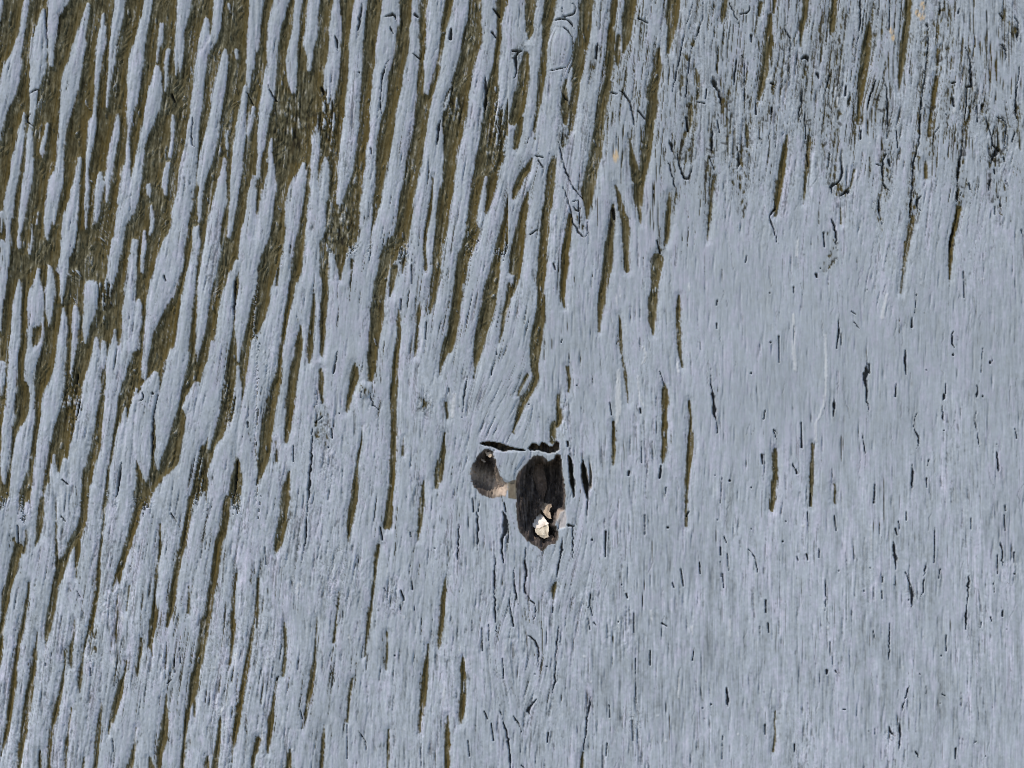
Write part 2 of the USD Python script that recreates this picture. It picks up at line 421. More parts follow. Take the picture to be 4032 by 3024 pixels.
B 345,0,46 340,100,42 330,200,36 330,280,22 340,330,8
B 620,0,56 610,100,52 595,200,46 580,300,42 570,400,22 562,490,8
B 945,20,80 935,100,72 925,200,52 912,300,64 910,400,56 915,470,36 915,510,16
B 1080,260,12 1080,350,28 1080,450,27 1085,560,28 1090,640,22 1105,720,5
B 692,380,7 705,480,14 705,580,16 715,660,10 735,760,8 745,880,7 750,950,7
B 990,830,12 995,900,42 990,1000,43 990,1100,42 985,1200,38 980,1290,26 975,1340,12
C 960,750,6 985,840,8
C 965,1360,8 962,1390,12 955,1450,10
B 1150,940,8 1155,1050,12 1160,1150,26 1155,1260,40 1145,1350,36 1135,1450,26 1130,1550,15 1130,1659,12
C 1280,700,7 1295,850,10 1305,930,24 1310,1000,20 1325,1080,12 1330,1150,7
B 655,1080,7 660,1200,21 660,1280,26 655,1350,12
C 635,950,10 645,1030,7
B 295,900,8 300,980,26 310,1060,36 290,1100,26
B 270,1080,30 265,1120,46 262,1200,46
B 360,720,12 370,800,17 365,880,7
C 375,1280,18 385,1400,28 400,1500,26 405,1560,9
C 360,1205,14 362,1235,10
C 457,1320,10 465,1400,38 480,1480,42 490,1560,22 485,1659,9
B 508,1330,9 515,1430,16 510,1490,10
C 760,1395,14 757,1420,14
C 1330,290,11 1325,320,8
C 1325,440,12 1328,470,8
C 1550,760,13
C 1640,1000,9 1630,1060,7
C 1620,1290,18 1625,1350,9
C 1410,1455,15
C 840,1200,5 840,1340,5
C 910,1200,6 910,1310,6
C 830,990,14 835,1020,10
C 1000,1500,7 990,1560,7
C 1520,0,7 1515,40,6
C 270,50,10 280,90,8
C 325,540,9 320,560,7
C 420,840,9
C 40,1000,6 20,1060,6
C 340,950,6 335,1000,6
C 110,960,10
C 1550,1500,9
C 1360,1440,5 1350,1600,6
C 1315,1420,7
W 820,780,10 825,900,12 855,980,8
W 850,590,12 870,640,10 840,700,10
W 700,200,7 705,270,7
W 675,250,6 680,320,6
W 1145,180,8 1150,220,8
W 1075,690,12 1075,750,10
W 690,740,16 690,1000,34 670,1100,10
R 330,1000,60,160
R 60,950,60,120
@3024,1008
B 885,0,22 880,80,18 865,150,12 855,240,7
B 1180,0,18 1178,80,16 1175,150,7
C 310,120,18 318,140,10
C 340,80,8
C 70,520,9 70,690,10
C 460,480,14 445,600,8
C 470,500,6 475,580,7
C 640,650,12 640,740,28 630,800,28 640,850,10 640,940,9 648,980,7 640,1060,7
C 655,700,8 660,760,10
C 425,920,8 428,1000,18 422,1040,9
C 890,610,6 890,700,14 895,770,6
C 830,830,6 825,910,13
C 1140,900,26 1130,960,9 1138,1070,13
C 1150,830,7 1150,890,8
C 1355,840,11 1355,880,11 1350,920,18
C 1440,690,22
C 1445,650,7 1450,680,8
C 930,400,6 930,460,15
C 935,1350,7 935,1470,20 930,1530,13
C 690,1480,8 685,1600,13
C 1480,1270,11 1490,1350,10 1495,1410,8
C 1600,1120,6 1610,1180,13
C 215,1080,7 218,1240,16
C 160,1350,8 190,1410,13
B 290,1220,16 290,1300,22 285,1400,30 280,1500,26 275,1620,16
B 430,1480,8 430,1600,12
B 45,1260,22 45,1400,44 35,1530,38 25,1640,40
C 1200,490,8 1190,560,9 1210,600,7
C 1200,640,13
C 610,1150,5 630,1280,5
C 965,1020,7 945,1110,6 975,1180,8 960,1250,5
C 1350,1000,7 1340,1070,6 1355,1150,6 1370,1240,10
C 1390,600,5 1380,760,4
C 455,400,4 460,480,6
C 1025,740,8
C 540,360,6 570,380,5
C 550,420,5 590,470,4
C 165,200,10 165,240,6
C 640,220,7
C 1040,1320,12 1035,1360,6
C 1025,1440,9 1030,1500,7
C 1320,1350,5 1320,1420,5
C 1535,1620,10 1540,1650,9
C 1140,1130,8
C 960,250,4 950,370,4
C 1265,100,8 1270,270,7
C 10,240,8
C 60,1150,6 40,1130,6 55,1190,7
C 275,1540,9 270,1620,8
C 1480,1220,7
C 15,560,12
C 1390,910,12
W 165,380,14 168,600,24 182,740,12
W 370,500,10 375,700,13 370,900,12 345,1010,9 310,1100,12 310,1200,10
W 770,250,16 740,400,20
W 1390,150,16
W 990,110,8 985,180,8
@0,2016
B 265,0,42 255,80,38 240,180,22 230,220,7
B 115,235,66 95,320,52 75,400,52 55,480,46 35,560,42 25,660,32 15,760,28 8,860,28 0,960,18 -15,1050,18
C 115,90,11 118,200,13
B 170,120,9 160,220,14 150,260,24
B 85,170,9 100,240,16
B 185,460,9 180,540,18 165,620,25 150,720,26 130,820,26 115,920,26 100,1020,28 90,1120,36 75,1220,46 60,1320,46 40,1430,36 25,1520,17 10,1580,7
B 240,780,9 235,860,18 225,960,27 210,1060,37 195,1160,46 180,1260,52 160,1360,48 150,1460,42 135,1560,36 125,1659,28
B 545,0,50 530,80,52 500,150,62 455,220,52 430,290,46 400,350,60 375,430,52 355,500,38 345,580,46 325,660,52 315,740,46 300,820,27 295,880,8
B 365,0,8 365,100,13 365,200,20 370,300,26 380,370,36
B 500,180,36 505,260,31 495,340,14 495,420,8
B 415,900,13 420,980,18 405,1080,27 390,1180,33 365,1280,37 345,1360,33 330,1450,28 320,1550,28 315,1659,28
B 485,700,8 475,800,15 455,900,30 460,1000,11
B 675,0,23 665,100,23 655,200,23 645,300,25 640,400,25 635,500,32 615,600,32 600,680,41 580,760,27 560,820,17 545,900,16 530,1000,22 520,1100,25 515,1170,8
B 600,720,18 605,800,8
B 890,0,48 870,80,52 845,160,47 820,240,47 795,320,42 775,400,40 775,460,10
B 750,400,14 740,450,17 730,510,10
B 765,530,9 760,650,14 755,740,17 752,850,7
B 840,480,12 830,560,12 820,640,10
B 1040,80,12 1040,200,13 1025,320,13 1010,440,14 1000,560,20 1000,640,41 990,720,50 980,800,41 975,870,22 990,930,7
B 1220,0,33 1205,100,42 1185,200,42 1160,300,38 1140,400,42 1125,500,42 1110,600,46 1095,680,36 1080,740,10
B 1465,0,43 1450,100,47 1420,200,47 1400,300,47 1390,400,47 1370,500,47 1355,600,52 1335,700,56 1320,800,64 1300,900,56 1280,1000,52 1260,1100,60 1245,1190,52 1215,1300,22 1200,1420,23 1190,1540,26 1180,1659,28
B 1250,1200,36 1260,1260,18 1260,1370,6
B 1225,480,8 1225,560,14 1215,650,12
B 1530,400,9 1520,500,18 1510,600,25 1510,700,32 1510,800,32 1500,900,18 1490,980,7
B 1660,600,12 1640,760,23 1615,900,28 1595,1020,32 1575,1140,28 1555,1250,32 1540,1350,36 1520,1450,31 1510,1540,12 1505,1620,7
B 915,820,17 910,900,31 895,980,31 890,1060,17
B 820,960,9 810,1040,18 785,1120,41 765,1200,50 740,1280,46 715,1370,36 705,1440,12
B 655,1240,9 645,1330,22 635,1430,32 625,1530,32 615,1659,28
B 885,1400,10 875,1500,18 860,1580,32 840,1659,46
B 1080,1180,9 1075,1280,27 1065,1380,50 1050,1480,58 1035,1570,36 1030,1659,18
B 460,1260,8 445,1400,15 430,1530,17 425,1659,18
B 1425,1330,8 1420,1430,34 1405,1550,42 1390,1659,50
B 545,1590,7 535,1659,18
B 260,1550,8 260,1659,14
B 1655,1500,16 1640,1659,28
B 970,1600,24 980,1659,34
B 1345,1590,24 1340,1659,36
C 1110,10,8 1145,65,8
C 1130,950,8 1135,1040,9
C 1165,880,6 1170,980,6
C 1085,1110,7 1110,1090,9
C 1065,940,6
C 585,1010,9 590,1060,6
C 400,30,8 425,60,7
C 500,510,6 520,550,6
C 730,1470,6 735,1560,6
C 300,980,6 300,1040,6
C 845,350,8
R 600,900,60,150
R 700,600,60,100
R 1440,1250,90,120
R 1070,1000,60,100
W 1445,1270,16 1420,1330,10
W 750,950,10 745,1000,9
W 860,320,7 880,350,6
@1008,2016
B 185,0,52 165,100,64 145,200,54 130,270,12
B 620,0,42 605,80,32 598,190,7
B 860,0,33 850,70,34
C 805,100,13 820,180,11
B 790,220,17 780,300,25 765,420,25 755,530,18 740,640,25 730,720,25 715,820,12 703,940,7
C 330,0,11 325,120,13 315,220,11 290,350,7
B 1065,0,27 1060,80,27 1052,180,10
C 1000,130,8 1005,160,6
C 1315,80,9 1310,250,12 1310,340,6
B 10,430,9 10,540,18 10,660,22 5,750,9
B 190,720,10 190,820,22 185,950,25 175,1060,14
C 145,1065,9 135,1090,12
B 135,1080,12 120,1180,16 105,1280,27 95,1380,32 85,1480,25 78,1560,8
B 393,680,7 390,800,12 380,920,22 370,1040,36 350,1150,36 335,1240,22 315,1340,12 300,1400,6
B 540,520,6 525,650,12 515,760,19 505,840,14
B 850,780,7 850,900,12 840,1020,6
B 620,1080,12 610,1150,22 600,1260,17 588,1360,8
B 1230,420,9 1220,500,25 1210,620,29 1200,740,32 1190,830,27 1185,890,8
B 1115,860,7 1110,940,20 1100,1030,36 1090,1140,41 1078,1250,36 1065,1350,25 1060,1430,12
B 1345,950,30 1340,1000,36 1345,1100,40 1340,1200,44 1335,1290,35 1325,1370,14
B 1240,1320,10 1240,1420,31 1240,1530,36 1238,1659,36
B 440,1380,8 435,1480,16 425,1600,20 420,1659,20
B 860,1410,10 855,1540,14 850,1659,16
B 215,1540,9 215,1600,34 210,1659,44
B 15,1470,32 5,1560,24
C 1430,0,12 1440,150,8 1435,250,6
C 1600,0,24 1620,80,24 1595,200,11 1605,330,6
C 1635,80,8 1635,200,8
C 1555,300,8 1545,450,9 1550,600,8 1560,800,6
C 940,510,9 960,570,13
C 1010,450,8 1015,500,12
C 935,600,7 940,660,7
C 1025,600,5 1030,650,5
C 1580,1250,6 1600,1350,6 1630,1450,10 1645,1600,10 1650,1659,9
C 1640,560,6 1655,680,6
C 1465,750,6 1470,900,5
C 1600,950,6 1605,1080,5
C 1375,1480,6 1385,1580,6
C 665,1420,6 710,1500,6 715,1560,6
C 60,230,8 65,340,8
C 290,1290,6 300,1340,6
C 830,490,6 850,530,5
C 900,930,12
C 1510,730,4 1512,850,4
C 1400,700,4 1400,780,4
C 465,190,8
C 1160,235,9
C 320,990,4 320,1050,4
C 590,1380,5 590,1600,6
C 1525,1370,6 1540,1480,6
C 1480,1290,7 1500,1340,6
C 1070,1500,6 1070,1659,6
R 560,400,150,200
R 880,560,60,120
R 250,500,60,100
R 100,1650,90,90
W 280,470,22 270,520,18
W 960,680,16
W 240,1540,14
W 600,790,8 610,850,6
W 40,1410,10 45,1480,8
@2016,2016
C 90,230,8 85,330,10 95,400,8 80,480,7 110,560,7 150,610,6 150,670,8 130,700,6
C 330,160,9 320,240,12 310,300,11 290,420,9
B 280,460,18 272,500,22 262,560,14
C 265,620,9 265,650,6
C 305,740,6 285,900,8 280,1050,6 265,1180,10
C 395,40,8 395,100,8 395,300,6
C 365,85,12 395,92,12
C 607,130,13 605,290,8
C 105,800,9 150,840,9 170,900,9 160,1000,8
C 160,1210,11 130,1250,8 105,1280,15 120,1320,11
C 10,1320,8 50,1390,8 65,1430,6
C 510,1200,6 490,1320,9 480,1420,8 465,1540,11
B 463,1560,10 455,1600,19 455,1659,20
C 505,520,9 505,590,14 490,640,7
C 510,620,6 520,670,5
C 495,690,5 505,760,7
C 530,715,7 545,735,5
C 740,530,9 748,555,9
C 970,720,8 1005,740,6
C 790,655,7 790,780,6
C 895,900,7 895,990,9
C 800,950,4 805,1240,5
C 1095,370,8 1110,480,9
C 1040,460,9 1050,490,6
C 1010,100,13
C 860,20,7 860,150,7
C 1350,230,10 1352,280,8
C 1365,400,9 1372,490,8
C 1395,270,6 1405,380,5
C 1530,240,7 1580,320,7 1590,390,7
C 1645,570,9 1645,650,9
C 1390,1130,8 1393,1170,17 1402,1260,8
C 1640,1380,16 1640,1440,8
C 1365,1450,7 1360,1600,7
C 15,350,6 15,450,7 40,600,6
C 0,680,11 10,740,8
C 235,1430,8 230,1490,6
C 1180,880,6 1170,960,9
C 310,840,5
C 630,1250,5 635,1330,5
C 615,1500,6 610,1580,5
C 780,1350,5 785,1480,5
C 1215,330,7 1220,400,6
C 1350,320,6 1355,420,5
C 520,180,10
C 705,280,7
C 710,470,8
C 690,710,6
C 150,1050,7
C 225,1000,8
C 1605,740,5 1605,800,6
C 1290,1245,10
C 1235,1270,8
C 1550,110,9
C 1145,0,9 1130,30,6
C 1330,50,9
C 1375,160,6 1390,200,6
C 60,1640,7 80,1659,6
R 470,600,60,150
R 700,800,120,150
R 20,900,80,150
R 800,1350,60,120
W 1410,700,8 1410,800,8
W 900,640,12 905,700,10
W 1165,740,10 1170,790,8
W 1080,1080,7 1080,1200,7
W 1000,1480,13
W 470,935,12
W 1465,1440,10
W 945,1320,11
W 510,1100,10
@3024,2016
C 810,190,10 820,280,26 828,370,12
C 825,110,16 835,150,9
C 845,60,6 850,110,7
C 925,490,16 935,540,20 925,620,9
C 890,390,6 925,480,8
C 910,570,9
C 1020,330,9 1010,430,13 1005,500,11 990,545,7
C 1300,410,22 1298,480,13 1290,580,6 1283,680,16 1280,760,6
C 1155,800,7 1155,900,9
C 1120,930,9
C 370,440,13 375,520,7 365,640,13
C 380,1025,20 380,1045,16
C 435,1025,8 445,1045,7
C 850,1370,9 855,1450,13 850,1500,9 845,1545,22
C 785,1390,11 800,1430,13 825,1460,9
C 950,1545,14 960,1560,16 978,1595,10
C 1215,1530,11 1212,1600,8
C 1520,640,8 1518,670,16
C 1505,195,12 1520,280,9 1520,350,8
C 1485,280,9 1485,400,6
C 400,840,6 400,930,8
C 255,0,8 255,60,6
C 430,25,10 440,120,7
C 95,190,13
C 185,290,8 195,315,6
C 250,275,12 258,310,7
C 330,240,7 330,295,7
C 735,510,6 737,560,8
C 740,420,8 740,455,8
C 620,510,9
C 785,720,6 785,900,8 780,1000,6
C 172,1505,14 170,1555,9
C 915,1130,9 890,1200,7 870,1290,6
C 1025,1130,6 1025,1180,8
C 1115,1240,8
C 1250,1160,6 1250,1260,6
C 1380,715,8 1375,750,7
C 1595,400,13
C 1595,260,7 1590,330,6
C 985,1050,9
C 485,1278,7 502,1280,7
C 680,770,8 690,820,6
C 650,1420,8
C 690,1400,6 692,1440,9
C 0,720,11 5,780,8
C 895,0,7 895,50,7
C 1080,100,5 1075,330,5
C 1315,40,6 1315,110,6
C 1115,370,7 1105,430,6
C 115,60,9
C 460,380,9
C 660,360,9
C 815,470,8
C 1335,1495,7 1350,1485,5
C 1410,1580,7
C 1125,1180,6 1145,1190,6
C 1545,760,7
C 1440,680,6 1450,710,5
C 1530,20,9 1535,120,7
C 975,90,4 975,180,4
C 1460,460,6 1465,520,6
B 45,1290,14 45,1400,18 35,1550,14
R 930,540,50,90
R 800,1430,60,80
W 230,90,18
W 660,90,10 665,250,9
W 435,1045,12
W 390,750,12
R 1580,380,60,150
@2520,0,0.6836
G 330,0,60 330,130,50 270,300,60 240,470,70 280,640,90 250,900,110
G 540,0,60 560,120,40
G 570,330,50 540,500,80 480,680,140 440,850,120 410,1000,90 400,1150,60 390,1350,25
G 420,450,50 430,560,60
G 620,560,60 620,720,50 580,950,110 590,1250,40
G 790,100,40 830,200,70 820,400,70 760,480,80 740,620,70 690,720,50
G 1060,150,80 1020,280,90 960,400,90 930,560,70 960,680,80 980,850,60
G 1180,100,60 1120,350,90 1110,480,110 1120,650,130 1100,800,130 1100,950,70 1120,1080,80 1190,1110,60
G 1340,40,60 1380,120,80 1360,200,50
G 1340,500,60 1380,600,80 1430,780,40 1410,950,80 1420,1080,80 1380,1200,60 1385,1320,30
G 1640,150,40 1630,500,40 1600,800,60 1580,1000,80 1570,1180,90 1550,1350,40
G 1740,30,80 1760,200,110 1740,330,70 1700,480,50 1670,700,80 1660,900,80
G 1880,280,40 1910,450,50 1890,620,50 1850,850,50 1850,1050,90 1850,1150,90 1820,1300,50 1780,1550,16
G 1790,480,50 1760,640,90 1740,720,60
G 2100,100,90 2150,150,80 2110,260,80 2100,330,50
G 1980,600,60 2030,750,80 2080,700,70 2060,880,110 2040,980,90 2060,1100,120 2080,1220,60
G 2180,600,50 2150,800,80
G 1070,1340,40 1110,1430,80 1060,1550,50
G 220,1080,40 180,1250,50 110,1450,60
@2016,0
G 345,820,80 330,930,60
G 540,330,70 520,480,60 530,560,40
G 790,110,60 850,180,60
G 700,250,60 690,380,60 700,460,70 720,600,50
G 60,300,50 20,400,60
G 360,650,70 350,780,70
G 660,1380,60 640,1500,60
G 420,1360,70 450,1470,60
@1008,1008
G 960,20,60 900,60,60
G 800,250,70 790,350,70
G 440,1000,60 430,1100,120 450,1200,80
G 95,880,50 60,1050,60
G 1080,950,60 1070,1020,50
G 640,830,60 720,880,60
@0,2016
G 120,220,110 100,280,70
G 600,760,70 610,900,60
G 445,900,60 455,1000,40
"""
TILE = 1008 / 1659.0
rng = np.random.default_rng(7)
G = 3.4
U0, V0, NX, NY = -598.0, -498.0, 1540, 1180
jj, ii = np.mgrid[0:NY, 0:NX].astype(np.float32)
UU, VV = U0 + ii * G, V0 + jj * G

strokes = {k: [] for k in "PBCWFRKOG"}
ox = oy = 0.0
for line in STROKES.strip().splitlines():
    if line[0] == "@":
        ox, oy, unit = [float(x) for x in line[1:].split(",")] + ([] if line.count(",") == 2 else [TILE])
        continue
    kind, *pts = line.split()
    a = [list(map(float, p.split(","))) for p in pts]
    for p in a:
        p[0], p[1] = ox + p[0] * unit, oy + p[1] * unit
        p[2:] = [x * unit for x in p[2:]]
    strokes[kind].append(np.array(a))


def extended(a):
    """A stroke that leaves the picture goes on beyond it."""
    if len(a) < 2:
        return a
    out = [a]
    for end, nxt, first in ((0, 1, True), (-1, -2, False)):
        p, d = a[end], a[end][:2] - a[nxt][:2]
        if p[1] < 8 or p[1] > 3015:
            d = d / (abs(d[1]) + 1e-6)
            far = np.array([[p[0] + d[0] * s, p[1] + d[1] * s, p[2] * k] for s, k in ((180, 1.15), (380, 0.8), (650, 1.0))])
            out = [far[::-1], *out] if first else [*out, far]
    return np.vstack(out)


def stamp(field, a, pad):
    """field = the largest (half width - distance) over the stroke's segments, in picture pixels."""
    a = np.vstack([a, a + [0.0, 0.5, 0.0]]) if len(a) == 1 else a
    for (x0, y0, w0), (x1, y1, w1) in zip(a[:-1], a[1:]):
        r = max(w0, w1) / 2 + pad
        c0, c1 = int(max(0, (min(x0, x1) - r - U0) / G)), int(min(NX, (max(x0, x1) + r - U0) / G + 2))
        r0, r1 = int(max(0, (min(y0, y1) - r - V0) / G)), int(min(NY, (max(y0, y1) + r - V0) / G + 2))
        if c0 >= c1 or r0 >= r1:
            continue
        px, py = UU[r0:r1, c0:c1] - x0, VV[r0:r1, c0:c1] - y0
        dx, dy = x1 - x0, y1 - y0
        t = np.clip((px * dx + py * dy) / (dx * dx + dy * dy + 1e-9), 0, 1)
        s = (w0 + (w1 - w0) * t) / 2 - np.hypot(px - t * dx, py - t * dy)
        np.maximum(field[r0:r1, c0:c1], s, out=field[r0:r1, c0:c1])


def smooth_line(a, step=14.0):
    """The polyline as a smooth curve."""
    if len(a) < 3:
        return a
    s = np.concatenate([[0], np.cumsum(np.hypot(*np.diff(a[:, :2], axis=0).T) + 1e-3)])
    n = max(3, int(s[-1] / step) + 1)
    from scipy.interpolate import PchipInterpolator
    return PchipInterpolator(s, a)(np.linspace(0, s[-1], n))


def sstep(lo, hi, x):
    t = np.clip((x - lo) / (hi - lo), 0, 1)
    return t * t * (3 - 2 * t)


# grain direction: the strokes' own directions, spread over the board
CELL = 40.0
gh, gw = int(NY * G / CELL) + 2, int(NX * G / CELL) + 2
gs, gc, gwt = (np.zeros((gh, gw)) for _ in range(3))
for kind in "PB":
    for k, a in enumerate(strokes[kind]):
        a = strokes[kind][k] = smooth_line(extended(a))
        for border in (1008.0, 2016.0):                     # strokes that stop at a tile's border run on a little into the next
            for end, nxt in ((0, 1), (-1, -2)):
                if len(a) > 2 and abs(a[end, 1] - border) < 4:
                    d = a[end] - a[nxt]
                    add = a[end] + d * (55 / (abs(d[1]) + 1e-6)) * [1, 1, 0]
                    add[2] *= 0.85
                    a = strokes[kind][k] = np.vstack([add, a]) if end == 0 else np.vstack([a, add])
        d = np.gradient(a[:, :2], axis=0)
        ang = np.arctan2(d[:, 0] * np.sign(d[:, 1] + 1e-9), np.abs(d[:, 1]) + 1e-9)
        ang = ndi.gaussian_filter1d(ang, 2.0)
        r = np.clip(((a[:, 1] - V0) / CELL).astype(int), 0, gh - 1)
        c = np.clip(((a[:, 0] - U0) / CELL).astype(int), 0, gw - 1)
        wt = np.where(np.abs(ang) < 0.6, 1.0, 0.0)
        np.add.at(gs, (r, c), ang * wt)
        np.add.at(gwt, (r, c), wt)
r = ((np.arange(gh)[:, None] * CELL + V0) + 0 * np.arange(gw)[None])
c = ((np.arange(gw)[None] * CELL + U0) + 0 * r)
prior = np.interp(c, [0, 1500, 2400, 4000], [-0.12, -0.07, -0.02, -0.01])
num = ndi.gaussian_filter(gs, 2.2) + prior * 0.03
den = ndi.gaussian_filter(gwt, 2.2) + 0.03
theta = ndi.map_coordinates(num / den, [jj * G / CELL, ii * G / CELL], order=1, mode="nearest").astype(np.float32)
# the grain bends round the hollow knot and the small knots
for ku, kv, ru, rv, amp in ((2095, 1880, 190, 400, 0.45), (2040, 2560, 120, 230, 0.55), (2205, 190, 95, 150, 0.6), (1432, 1536, 70, 110, 0.6), (3930, 560, 80, 150, 0.5), (3480, 420, 70, 160, 0.4)):
    kx, ky = (UU - ku) / ru, (VV - kv) / rv
    theta -= (amp * np.exp(-kx ** 2 - ky ** 2) * np.tanh(3 * kx) * np.tanh(2.5 * ky)).astype(np.float32)
FX, FY = np.sin(theta), np.cos(theta)


def white():
    return rng.standard_normal((NY, NX)).astype(np.float32)


def along_grain(n, steps, jitter=0.0):
    """Noise drawn out along the grain."""
    fx, fy = FX, FY
    if jitter:
        w = ndi.gaussian_filter(white(), 5) ; w *= jitter / w.std()
        fx, fy = np.sin(theta + w), np.cos(theta + w)
    acc, wsum = n.copy(), 1.0
    for sign in (1, -1):
        x, y = ii.copy(), jj.copy()
        for k in range(steps):
            xi, yi = np.clip(x + 0.5, 0, NX - 1).astype(np.int32), np.clip(y + 0.5, 0, NY - 1).astype(np.int32)
            x += sign * fx[yi, xi]
            y += sign * fy[yi, xi]
            wt = 0.5 + 0.5 * math.cos(math.pi * (k + 1) / (steps + 1))
            xi, yi = np.clip(x + 0.5, 0, NX - 1).astype(np.int32), np.clip(y + 0.5, 0, NY - 1).astype(np.int32)
            acc += wt * n[yi, xi]
            wsum += wt
    acc -= acc.mean()
    return acc / acc.std()


def cloud(s, sy=None):
    n = ndi.gaussian_filter(white(), (sy or s, s), mode="wrap")
    return n / n.std()


long_grain = along_grain(white(), 46)
mid_grain = along_grain(ndi.gaussian_filter(white(), 0.7), 14)
short_grain = along_grain(ndi.gaussian_filter(white(), 0.6), 6, 0.32)
lines = along_grain(white(), 34)
fine_lines = along_grain(white(), 16, 0.05)
bands = along_grain(ndi.gaussian_filter(white(), (6, 2.2)), 40)
speck = along_grain(ndi.gaussian_filter(white(), 0.9), 3)
worm = along_grain(ndi.gaussian_filter(white(), 0.8), 6, 1.0)
fine = white()
soft = ndi.gaussian_filter(fine, 0.8); soft /= soft.std()
broad, broad2 = cloud(28, 60), cloud(12, 30)


def ellipses(kind, sharp=1.6):
    f = np.zeros((NY, NX), np.float32)
    for x, y, rx, ry in (s[0] for s in strokes[kind]):
        d = np.hypot((UU - x) / rx, (VV - y) / ry)
        np.maximum(f, 1 - sstep(0.45, sharp, d), out=f)
    return f


frayed, rough, knots, fresh = ellipses("F"), ellipses("R"), ellipses("K", 1.15), ellipses("O", 1.2)

# how broken the film is: smooth in the middle of the right side, brittle at the lower left and the upper right
smooth_film = np.exp(-((UU - 3050) / 720) ** 2 - ((VV - 1330) / 520) ** 2)
brittle = np.clip(0.45 + 0.5 * np.exp(-((UU - 500) / 900) ** 2 - ((VV - 2500) / 750) ** 2) + 0.45 * np.exp(-((UU - 3200) / 900) ** 2 - ((VV - 250) / 420) ** 2)
                  + 0.3 * np.exp(-((UU - 2150) / 350) ** 2 - ((VV - 2650) / 500) ** 2) - 0.42 * smooth_film + 0.10 * broad + 0.08 * broad2, 0.05, 1).astype(np.float32)
brittle = np.maximum(brittle, 0.9 * rough)

# where the paint still covers, as a signed distance in picture pixels
left_standing = np.full((NY, NX), -60.0, np.float32)
for a in strokes["P"]:
    stamp(left_standing, a, 40)
bared = np.full((NY, NX), -60.0, np.float32)
for a in strokes["B"]:
    stamp(bared, a, 40)
ragged = 26 * long_grain + 14 * mid_grain
mostly_bare = ((UU < 1008 + 0.3 * ragged) & (VV < 1990 + ragged)) | ((UU < 2000) & (VV < 990 + ragged))
cover = np.minimum(np.where(mostly_bare, left_standing, 40.0), -bared)
edge = 1.3 * mid_grain + 1.0 * fine_lines + 0.6 * soft + 0.8 * short_grain + 0.9 * broad2 + 0.4
edge -= 1.1 * (~mostly_bare)                                  # thin streaks in the standing film stay open
cover = cover + edge
cover = np.where(frayed > 0.02, cover * (1 - 0.75 * frayed) + frayed * (6 * mid_grain + 3.5 * fine_lines + 2 * soft - 6.5), cover)
# paint left in the bare wood, paint lost from the standing film
cover = np.where(cover < -6, np.maximum(cover, (short_grain + 0.35 * broad2 - 2.7) * 7), cover)
cover = np.where(cover > 6, np.minimum(cover, (3.35 + mid_grain - 0.9 * rough + 0.25 * np.clip((UU - 2300) / 600, 0, 1)) * 8), cover)

wavy = 70 * broad2 + 60 * bands + 40 * broad
splitting = np.clip(sstep(1900, 2500, UU) * (1 - sstep(520, 1000, VV + wavy)) + 0.75 * np.exp(-((UU - 1750) / 520) ** 2 - ((VV - 1150) / 520) ** 2) + 0.72 * np.exp(-((UU - 750) / 900) ** 2 - ((VV - 2500) / 620) ** 2)
                    + 0.55 * np.exp(-((UU - 2080) / 230) ** 2 - ((VV - 2350) / 420) ** 2), 0, 1).astype(np.float32)
film_edge = cover.copy()
greyed = np.full((NY, NX), -60.0, np.float32)
for a in strokes["G"]:
    stamp(greyed, smooth_line(extended(a)), 30)
greyed = sstep(-9, 12, greyed + 4 * mid_grain + 3 * broad2 + 2 * speck)
splitting *= 1 - 0.12 * sstep(2300, 2700, UU) * (1 - greyed)
cover = np.where(cover > 3, np.minimum(cover, (2.95 - 1.75 * splitting - 0.9 * np.maximum(splitting, 0.35) * np.exp(-np.clip(film_edge, 0, None) / 16.0) + 0.75 * lines + 0.5 * mid_grain + 0.25 * broad2) * 6), cover)
cover = np.where(cover < -4, np.maximum(cover, np.minimum((0.85 * lines + 0.3 * mid_grain + 0.35 * broad2 - 2.0) * 5, -0.5)), cover)

cover = np.where((greyed > 0.3) & (cover > 0), np.minimum(cover, (1.55 - 0.6 * greyed + 0.8 * mid_grain + 0.8 * speck + 0.5 * lines) * 5), cover)

# cracks
cracks = np.full((NY, NX), -30.0, np.float32)
for a in strokes["C"]:
    b = smooth_line(a, 10.0).copy()
    if 1700 < b[0, 0] < 2700 and (b[0, 1] < 1000 or b[0, 1] > 2000):
        b[:, 2] *= 1.3                                       # the long curved splits above and below the hollow knot gape a little more
    if len(b) > 3:
        b[1:-1, :2] += rng.normal(0, 1.5, (len(b) - 2, 2))
        b[:, 2] *= ndi.gaussian_filter1d(rng.uniform(0.2, 1.7, len(b)), 0.8, mode='nearest') * np.interp(np.linspace(0, 1, len(b)), [0, 0.22, 0.78, 1], [0.45, 1.05, 1.05, 0.35])
    stamp(cracks, b, 10)
cracks += 0.6 * fine_lines + 0.35 * soft - 0.2
